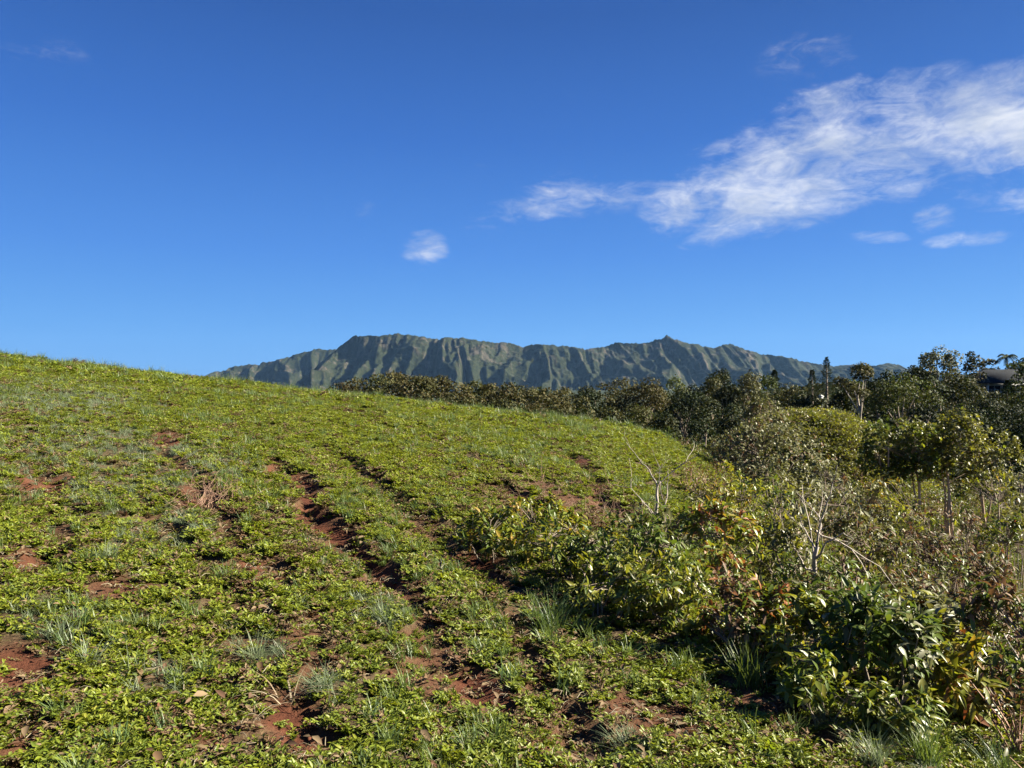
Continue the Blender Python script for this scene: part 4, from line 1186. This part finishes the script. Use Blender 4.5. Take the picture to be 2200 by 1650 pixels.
def tree(name, u, v_top, hw, v_bot, Y, style, mat, label, group=None, seed=0, leaf=None, dens_=1.0, lean=0.0, cat='tree', bark='bark', mat2=None):
    rr = np.random.default_rng(seed or int(u * 13 + v_top))
    mpp = Y / FPX
    c = at(u, v_top, Y); zt = c[2]; zb_ = at(u, v_bot, Y)[2]
    zg = float(land(np.array([c[0]]), np.array([c[1]]))[0]) - .15
    zb_ = max(zb_, zg + .3); zt = max(zt, zb_ + .5)
    zt += .10 * (zt - zb_) if style not in ('palm', 'conifer') else 0
    root = thing(name, (c[0], c[1], zg), label, cat, group)
    zb_ = max(zg + .2, zb_ - .25 * (zt - zb_)) if style not in ('conifer', 'palm', 'open') else zb_
    a = hw * mpp * (1.35 if style in ('round', 'bush', 'tall') else 1.15); H = zt - zg; cb = zb_ - zg; ch = H - cb
    ls = leaf or max(.14, 3.2 * mpp)
    g = Geo(); t = Geo()
    if style == 'conifer':
        t.tube([(0, 0, -.3), (0, 0, H * .5), (0, 0, H)], [max(.1, a * .16), a * .09, .02], 6)
        n = int(1900 * dens_); q = rr.random(n) ** .8
        tier = .80 + .28 * np.sin(q * 2 * np.pi * max(6, ch / max(a, .3) * 1.6))
        rad = a * (1 - q) ** .75 * tier * rr.uniform(.35, 1.05, n)
        th = rr.uniform(0, 6.283, n)
        P = np.stack([rad * np.cos(th), rad * np.sin(th), cb + q * ch - rad * .12], 1)
        D = np.stack([np.cos(th), np.sin(th), np.full(n, .35)], 1) + unit(n, rr) * .35
        g.add(*spread_shape(TRILEAF, P, frames(D, np.array([0, 0, 1.0]) + unit(n, rr) * .5), ls * rr.uniform(.7, 1.5, n)), 0)
    elif style == 'palm':
        t.tube([(0, 0, -.3), (.1 * a, 0, H * .5), (0, 0, H * .93)], [.16, .13, .11], 7)
        link('trunk', t.mesh('trunk', [M[bark]]), root)
        for k in range(13):
            az = k * 2.4 + rr.normal() * .2; L = a * rr.uniform(.9, 1.15); el = rr.uniform(-.1, 1.2)
            T = np.linspace(0, 1, 7)
            P = np.stack([np.cos(az) * L * T * math.cos(el * .8), np.sin(az) * L * T * math.cos(el * .8), H * .93 + L * (T * math.sin(el) - .75 * T ** 2)], 1)
            fg = Geo(); fg.tube(P, np.linspace(.04, .01, 7), 3)
            for i in range(1, 7):
                for sgn in (-1, 1):
                    for j in range(2):
                        b = P[i] + (P[i - 1] - P[i]) * j * .5
                        dv = (P[i] - P[i - 1]) / np.linalg.norm(P[i] - P[i - 1])
                        sd = np.array([-math.sin(az), math.cos(az), 0]) * sgn
                        tip = b + (sd * .8 + dv * .5 + [0, 0, -.45]) * L * .30 * (1.1 - T[i] * .5)
                        fg.add([b - dv * .05 * L, b + dv * .05 * L, tip], [(0, 1, 2)])
            link('frond', fg.mesh('frond', [M[mat]]), root)
        return root
    else:
        nl = {'round': 13, 'dome': 22, 'open': 9, 'tall': 15, 'bush': 9}[style]
        if style == 'tall' or style == 'open':
            ctr = unit(nl, rr) * rr.uniform(.35, .85, nl)[:, None]; br = rr.uniform(.26, .42, nl) * (.8 if style == 'open' else 1)
        elif style == 'dome':
            ctr = unit(nl, rr) * rr.uniform(.55, .8, nl)[:, None]; ctr[:, 2] = np.abs(ctr[:, 2]) * 1.1 - .25; br = rr.uniform(.26, .40, nl)
        else:
            ctr = unit(nl, rr) * rr.uniform(.3, .72, nl)[:, None]; br = rr.uniform(.34, .52, nl)
        ctr = np.vstack([ctr, [[0.05, 0, .55]]]); br = np.append(br, .42)
        n = int(np.clip(3.2 * dens_ * (a * max(ch, a)) / ls ** 2, 600, 5600)); nl += 1
        wts = br ** 2 / (br ** 2).sum(); b_i = rr.choice(nl, n, p=wts)
        d_ = unit(n, rr); d_[:, 2] = np.where(d_[:, 2] < -.35, -d_[:, 2], d_[:, 2])
        P = ctr[b_i] + d_ * br[b_i][:, None] * rr.uniform(.62, 1.06, n)[:, None] ** .7
        P = P * np.array([a, a, ch / 2]) * .93 + np.array([0, 0, cb + ch / 2])
        P[:, 0] += lean * (P[:, 2] - cb)
        D = unit(n, rr) * .9 + d_ * .1
        mm_ = (rr.random(n) < .30).astype(int) if mat2 else np.zeros(n, int)
        for q in (0, 1):
            k2 = mm_ == q
            if k2.any():
                g.add(*spread_shape(QUADLEAF, P[k2], frames(D[k2], d_[k2] + unit(k2.sum(), rr) * .38 + [0, 0, .2]), ls * rr.uniform(.6, 1.35, k2.sum())), q)
        fork = np.array([lean * .2, 0, max(cb * .85, H * .22)]); r0 = max(.09, H * .022)
        t.tube([(0, 0, -.4), fork * .55 + rr.normal(0, .02 * a, 3), fork], [r0, r0 * .8, r0 * .68], 7)
        for k in range(min(nl, 7)):
            e = ctr[k] * np.array([a, a, ch / 2]) * .85 + np.array([lean * ch * .5, 0, cb + ch / 2])
            t.tube([fork, (fork + e) / 2 + rr.normal(0, .06 * a, 3) + [0, 0, .05 * ch], e], [r0 * .6, r0 * .35, r0 * .12], 5)
    link('trunk', t.mesh('trunk', [M[bark]]), root)
    link('crown', g.mesh('crown', [M[mat]] + ([M[mat2]] if mat2 else [])), root)
    return root


# low belt of olive-brown trees just over the crest of the field
BELT = [(738, 820, 30), (770, 810, 32), (806, 803, 34), (842, 802, 30), (876, 805, 34), (912, 808, 30), (948, 812, 34), (984, 818, 32), (1020, 822, 34), (1056, 826, 32),
        (1094, 824, 36), (1132, 829, 32), (1170, 834, 34), (1206, 842, 32), (1240, 852, 30)]
rr_ = np.random.default_rng(5)
for k, (u, vt, hw) in enumerate(BELT):
    tree('belt_tree', u, vt + int(rr_.integers(-4, 5)), hw * 1.12, vt + 62, 76 + rr_.uniform(-4, 8), 'round', ['crown_brown', 'crown_brown', 'crown_olive'][k % 3],
         'low olive-brown tree in the belt just behind the field crest', 'belt of low trees behind the field crest', mat2='crown_olive' if k % 2 else 'crown_dark')
for k, (u, vt, hw) in enumerate([(905, 838, 30), (965, 846, 34), (1025, 856, 32), (1085, 862, 34), (1145, 868, 30), (1200, 872, 30), (1252, 880, 26)]):
    tree('belt_bush', u, vt, hw * 1.15, vt + 60, 66 + (k % 3) * 2, 'bush', ['crown_brown', 'crown_olive'][k % 2],
         'brownish bush at the foot of the belt behind the field crest', 'bushes at the foot of the tree belt', cat='bush', mat2='crown_dark')

WOOD = [
    # u, v_top, half width, v_bottom, distance, style, crown, second colour, label, name
    (1268, 838, 34, 905, 112, 'round', 'crown_dark', None, 'dark green tree where the olive belt ends'),
    (1325, 816, 52, 900, 120, 'round', 'crown_olive', 'crown_brown', 'grey-brown tree beside the dark tree ending the belt'),
    (1395, 812, 58, 905, 118, 'dome', 'crown_brown', 'crown_olive', 'broad brown-olive tree in the middle of the wood under the low peak'),
    (1448, 808, 36, 890, 126, 'round', 'crown_green', 'crown_olive', 'greener tree behind the broad brown-olive tree'),
    (1488, 826, 30, 900, 122, 'round', 'crown_dark', None, 'dark narrow tree right of the greener tree'),
    (1530, 812, 38, 895, 124, 'round', 'crown_olive', 'crown_dark', 'olive tree between two dark ones below the range'),
    (1300, 878, 44, 945, 88, 'bush', 'crown_olive', 'crown_dark', 'rounded olive tree standing low behind the crest of the field'),
    (1365, 872, 48, 955, 86, 'round', 'crown_olive', 'crown_green', 'lit olive tree low behind the crest, below the broad brown-olive tree'),
    (1425, 888, 44, 965, 84, 'bush', 'crown_dark', 'crown_olive', 'dark shrubby tree low behind the shoulder of the field'),
    (1490, 905, 34, 985, 78, 'bush', 'crown_dark', None, 'darkest tree in the hollow beside the feathery tree'),
    (1565, 820, 32, 900, 116, 'round', 'crown_dark', 'crown_olive', 'dark tree left of the tall olive pair'),
    (1608, 800, 46, 890, 118, 'tall', 'crown_olive', 'crown_pale', 'tall olive tree above the small feathery tree'),
    (1648, 806, 34, 885, 122, 'tall', 'crown_green', 'crown_dark', 'second of the tall olive pair, greener'),
    (1692, 826, 36, 895, 114, 'round', 'crown_olive', 'crown_dark', 'grey-green tree behind the hillock'),
    (1722, 842, 26, 900, 110, 'round', 'crown_dark', None, 'small dark tree left of the cypress'),
    (1745, 795, 22, 897, 120, 'conifer', 'crown_conifer', None, 'narrow dark cypress left of the white shed', 'cypress'),
    (1776, 768, 26, 895, 124, 'conifer', 'crown_conifer', None, 'tall spiky conifer right of the white shed', 'conifer'),
    (1664, 795, 18, 860, 140, 'conifer', 'crown_conifer', None, 'thin dark conifer spire behind the tall olive pair', 'conifer'),
    (1806, 838, 30, 905, 112, 'round', 'crown_dark', None, 'dark tree right of the tall conifer'),
    (1764, 856, 24, 905, 116, 'bush', 'crown_dark', 'crown_olive', 'small dark bush hiding the foot of the white shed'),
    (1848, 783, 52, 885, 108, 'open', 'crown_olive', 'crown_brown', 'tall open tree with pale trunk between conifer and domed tree'),
    (1826, 815, 30, 880, 113, 'round', 'crown_green', 'crown_brown', 'yellowish tree behind the pale-trunked open tree'),
    (1935, 802, 76, 905, 100, 'dome', 'crown_green', 'crown_olive', 'big dome-shaped tree, sunlit on one side and black on the other'),
    (1905, 795, 30, 850, 128, 'round', 'crown_dark', None, 'dark tree peeping over the domed tree'),
    (1962, 785, 26, 830, 132, 'round', 'crown_dark', None, 'dark tree between the domed tree and the tall glinting tree'),
    (2018, 744, 40, 835, 128, 'tall', 'crown_pale', 'crown_dark', 'tallest tree on the skyline with glinting pale leaves'),
    (1988, 772, 26, 830, 134, 'tall', 'crown_dark', 'crown_pale', 'dark tree leaning against the tallest glinting tree'),
    (2045, 800, 44, 880, 118, 'tall', 'crown_olive', 'crown_green', 'olive tree below the tallest glinting tree'),
    (2088, 760, 26, 815, 136, 'tall', 'crown_dark', 'crown_brown', 'brownish dark tree on the skyline left of the house roof'),
    (2125, 774, 34, 815, 172, 'open', 'crown_brown', 'crown_pale', 'reddish-brown tree behind the house roof'),
    (2188, 776, 40, 830, 168, 'round', 'crown_green', 'crown_brown', 'green tree behind the house at the picture edge'),
    (2163, 762, 24, 800, 170, 'palm', 'palm', None, 'palm with dark fronds above the house roof', 'palm_tree'),
    (2210, 770, 22, 810, 165, 'palm', 'palm', None, 'second palm half cut by the picture edge', 'palm_tree'),
    (2205, 784, 36, 880, 126, 'tall', 'crown_green', 'crown_dark', 'tall green tree hiding the far end of the house'),
    (1052, 828, 30, 870, 150, 'round', 'crown_dark', 'crown_olive', 'farther dark tree showing over the olive belt, nearest its high end'),
    (1108, 831, 30, 870, 152, 'round', 'crown_olive', 'crown_dark', 'farther greyish tree showing over the middle of the olive belt'),
    (1160, 834, 30, 870, 150, 'round', 'crown_dark', 'crown_green', 'farther dark green tree showing over the low end of the olive belt'),
    (1212, 836, 30, 870, 152, 'round', 'crown_olive', 'crown_brown', 'farther olive tree in the dip where the olive belt ends'),
    (1256, 832, 30, 870, 150, 'round', 'crown_dark', 'crown_olive', 'farther dark tree left of the grey-brown tree in the wood'),
    (2072, 806, 40, 880, 112, 'tall', 'crown_dark', 'crown_olive', 'tall dark tree between the tallest glinting tree and the house'),
    (1992, 808, 36, 880, 110, 'tall', 'crown_dark', 'crown_green', 'tall dark tree rising right behind the shoulder of the domed tree'),
    (1885, 815, 34, 890, 118, 'tall', 'crown_dark', None, 'tall dark tree between the pale-trunked open tree and the domed tree'),
    (1550, 800, 36, 890, 130, 'tall', 'crown_dark', 'crown_olive', 'tall dark tree left of the tall olive pair, behind the others'),
    (1470, 838, 36, 920, 100, 'round', 'crown_dark', None, 'black-green tree in the dark gap of the wood below the second peak'),
    (1515, 850, 34, 930, 96, 'round', 'crown_dark', 'crown_olive', 'dark tree right of the dark gap in the wood'),
    (2195, 868, 46, 940, 98, 'tall', 'crown_dark', None, 'dark tall tree at the picture edge under the house'),
    (2163, 818, 22, 880, 128, 'conifer', 'crown_green', None, 'green cone-shaped tree in front of the house wall', 'conifer'),
    (2200, 835, 34, 900, 120, 'round', 'crown_green', 'crown_olive', 'yellow-green tree right of the cone-shaped tree'),
    (2098, 828, 24, 880, 132, 'round', 'crown_olive', 'crown_dark', 'small olive tree against the house veranda'),
    (2135, 842, 26, 880, 134, 'bush', 'crown_dark', 'crown_olive', 'dark bush right under the house veranda'),
    (2112, 858, 46, 925, 104, 'round', 'crown_dark', 'crown_olive', 'dark tree below the house deck'),
    (2062, 868, 40, 930, 96, 'round', 'crown_dark', 'crown_green', 'dark tree right of the domed tree'),
    (2172, 872, 52, 960, 82, 'round', 'crown_dark', None, 'very dark tree under the yellow-green tree'),
    (2140, 915, 44, 1010, 60, 'round', 'crown_dark', None, 'nearly black tree behind the bright slender tree'),
    (2195, 930, 40, 1040, 52, 'round', 'crown_dark', None, 'nearly black tree at the picture edge behind the slender clump'),
    (2030, 890, 44, 960, 78, 'bush', 'crown_dark', None, 'dark bushy tree behind the yellow-lit slender tree'),
    (1640, 868, 46, 930, 92, 'bush', 'crown_olive', 'crown_dark', 'olive bushy tree in front of the tall olive pair'),
    (1570, 868, 36, 940, 88, 'bush', 'crown_dark', 'crown_olive', 'dark bushy tree behind the edge of the hillock'),
    (1795, 882, 34, 930, 84, 'bush', 'crown_dark', None, 'dark bushy tree behind the right shoulder of the hillock'),
    (1985, 868, 40, 915, 90, 'bush', 'crown_dark', None, 'black shrubby tree under the shaded side of the domed tree'),
]
for k, e in enumerate(WOOD):
    u, vt, hw, vb, Y, st, m1, m2, lab = e[:9]
    tree(e[9] if len(e) > 9 else 'broadleaf_tree', u, vt, hw, vb, Y, st, m1, lab, 'trees of the wood across the gully', mat2=m2, seed=400 + k,
         bark='dead_wood' if 'pale trunk' in lab else 'bark')

# shadowy underbrush on the floor of the wood
r = np.random.default_rng(77)


def brush(r, m1, m2):
    g = Geo(); n = 170
    d_ = unit(n, r); d_[:, 2] = np.abs(d_[:, 2])
    b = r.normal(0, .5, (6, 3)); b[:, 2] = np.abs(b[:, 2]) * .6
    P = b[r.integers(0, 6, n)] + d_ * .55
    for q in (0, 1):
        k2 = r.random(n) < (.7 if q == 0 else .3)
        g.add(*spread_shape(QUADLEAF, P[k2], frames(unit(k2.sum(), r) + d_[k2] * .4, d_[k2] + unit(k2.sum(), r) * .5), .2 * r.uniform(.6, 1.4, k2.sum())), q)
    return g.mesh('brush', [m1, m2])


BR = [brush(r, M['crown_dark'], M['crown_olive']), brush(r, M['crown_olive'], M['crown_brown']), brush(r, M['crown_dark'], M['crown_green'])]
P2 = fan_points(lambda y: np.interp(y, [40, 60, 100, 170, 300], [.22, .40, .55, .22, .03]), 40, 240, r, tmax=.9, ny_=120)
x, y = P2[:, 0], P2[:, 1]
ok = (x > -.17 * y) & (y < 240) & (np.hypot((x - 18.0) / 6.4, (y - 48) / 8) > 1) & ((y > 62) | (x - edge_x(y) > 6)) & ~((np.abs(x - 93) < 9) & (np.abs(y - 152) < 9))
x, y = x[ok], y[ok]; n = len(x)
scatter('woodland_brush', 'dark tangled underbrush on the floor of the wood', np.stack([x, y, land(x, y) - .2], 1),
        np.stack([r.normal(0, .1, n), r.normal(0, .1, n), r.uniform(0, 6.28, n)], 1), r.uniform(.9, 1.7, n) * np.interp(y, [40, 80, 110, 300], [.8, .9, 1.35, 1.5]) * np.where(x > .06 * y, 1, .7), r.integers(0, 3, n), BR)

# ------------------------------------------------------------------ house and shed on the far rise
M['white'] = solid_mat('shade_dimmed_white_board', (.42, .43, .43), (.52, .52, .52), 3, .6, .3)  # white boards dulled: the shadow over the house is put into this colour
M['shade_grey'] = solid_mat('shade_greyed_wall', (.30, .30, .29), (.38, .38, .36), 2, .7, .3)  # shade on the house wall painted in as grey; shed parts share it
M['roof'] = solid_mat('dark_shingle_roof', (.014, .016, .019), (.028, .031, .034), 4, .85, .08)
gl, t, o = base_mat('dark_window_glass')
p = t.node('ShaderNodeBsdfPrincipled'); p.inputs['Base Color'].default_value = (.02, .026, .035, 1); p.inputs['Roughness'].default_value = .08
t.l.new(p.outputs[0], o.inputs['Surface'])


def gbox(nm, lo, hi, mat, parent):
    g = Geo(); g.box(lo, hi); return link(nm, g.mesh(nm, [mat]), parent)


def hip_roof(nm, x0, x1, y0, y1, z0, h, inset, mat, parent, th=.18):
    g = Geo()
    ym = (y0 + y1) / 2
    V = [(x0, y0, z0), (x1, y0, z0), (x1, y1, z0), (x0, y1, z0), (x0 + inset, ym, z0 + h), (x1 - inset, ym, z0 + h),
         (x0, y0, z0 - th), (x1, y0, z0 - th), (x1, y1, z0 - th), (x0, y1, z0 - th)]
    F = [(0, 1, 5), (0, 5, 4), (1, 2, 5), (2, 3, 4), (2, 4, 5), (3, 0, 4), (0, 6, 7), (0, 7, 1), (1, 7, 8), (1, 8, 2), (2, 8, 9), (2, 9, 3), (3, 9, 6), (3, 6, 0), (6, 9, 8), (6, 8, 7)]
    g.add(V, F)
    return link(nm, g.mesh(nm, [mat]), parent)


HY = 150.0
hc = at(2166, 850, HY)
hz0 = float(land(np.array([hc[0]]), np.array([hc[1]]))[0])
house = thing('house', (hc[0], hc[1], hz0 - .1), 'house with dark hipped roof and pale veranda among trees on the rise', 'house', rz=R(-14))
top = at(2166, 793, HY)[2] - hz0 + .1
ev = top - 2.6; fl = ev - 2.9                       # eave and floor heights above the base
gbox('foundation', (-6.6, -.2, -.6), (6.6, 6.4, fl - .1), M['shade_grey'], house)
gbox('deck', (-7.2, -2.4, fl - .099), (7.2, 6.5, fl + .06), M['white'], house)
gbox('wall', (-6.4, 0, fl + .061), (6.4, 6.2, ev - .2), M['shade_grey'], house)
hip_roof('roof', -7.9, 7.9, -3.0, 7.2, ev, 2.6, 4.6, M['roof'], house)
for i in range(5):
    x0 = -5.9 + i * 2.45
    f = gbox('window', (x0 - .06, -.09, fl + .55), (x0 + 2.16, -.003, ev - .55), M['white'], house)
    gbox('pane', (x0 + .03, -.13, fl + .65), (x0 + 2.07, -.092, ev - .65), gl, f)
    gbox('mullion', (x0 + 1.02, -.17, fl + .66), (x0 + 1.08, -.132, ev - .66), M['white'], f)
for i in range(6):
    x0 = -7.0 + i * 2.8
    gbox('post', (x0 - .08, -2.35, fl + .061), (x0 + .08, -2.19, ev - .19), M['white'], house)
    gbox('pier', (x0 - .12, -2.35, -.8), (x0 + .12, -2.11, fl - .10), M['white'], house)
rail = gbox('railing', (-7.1, -2.31, fl + .95), (7.1, -2.23, fl + 1.05), M['white'], house)
for i in range(46):
    x0 = -7.0 + i * .311
    if i % 9:
        gbox('baluster', (x0 - .05, -2.295, fl + .062), (x0 + .05, -2.245, fl + .949), M['white'], rail)
sc_ = at(1763, 860, 128.0)
sz = float(land(np.array([sc_[0]]), np.array([sc_[1]]))[0])
shed = thing('shed', (sc_[0], sc_[1], sz - .1), 'small white shed gleaming between the cypress and the tall conifer', 'shed', rz=R(35))
sh = at(1763, 846, 128.0)[2] - sz
gbox('wall', (-.3, -.3, 0), (.3, .3, sh - .4), M['white'], shed)
hip_roof('roof', -.4, .4, -.4, .4, sh - .31, .35, .39, M['shade_grey'], shed, .09)
gbox('door', (-.2, -.36, .1), (.2, -.303, min(2.0, sh - .8)), M['shade_grey'], shed)
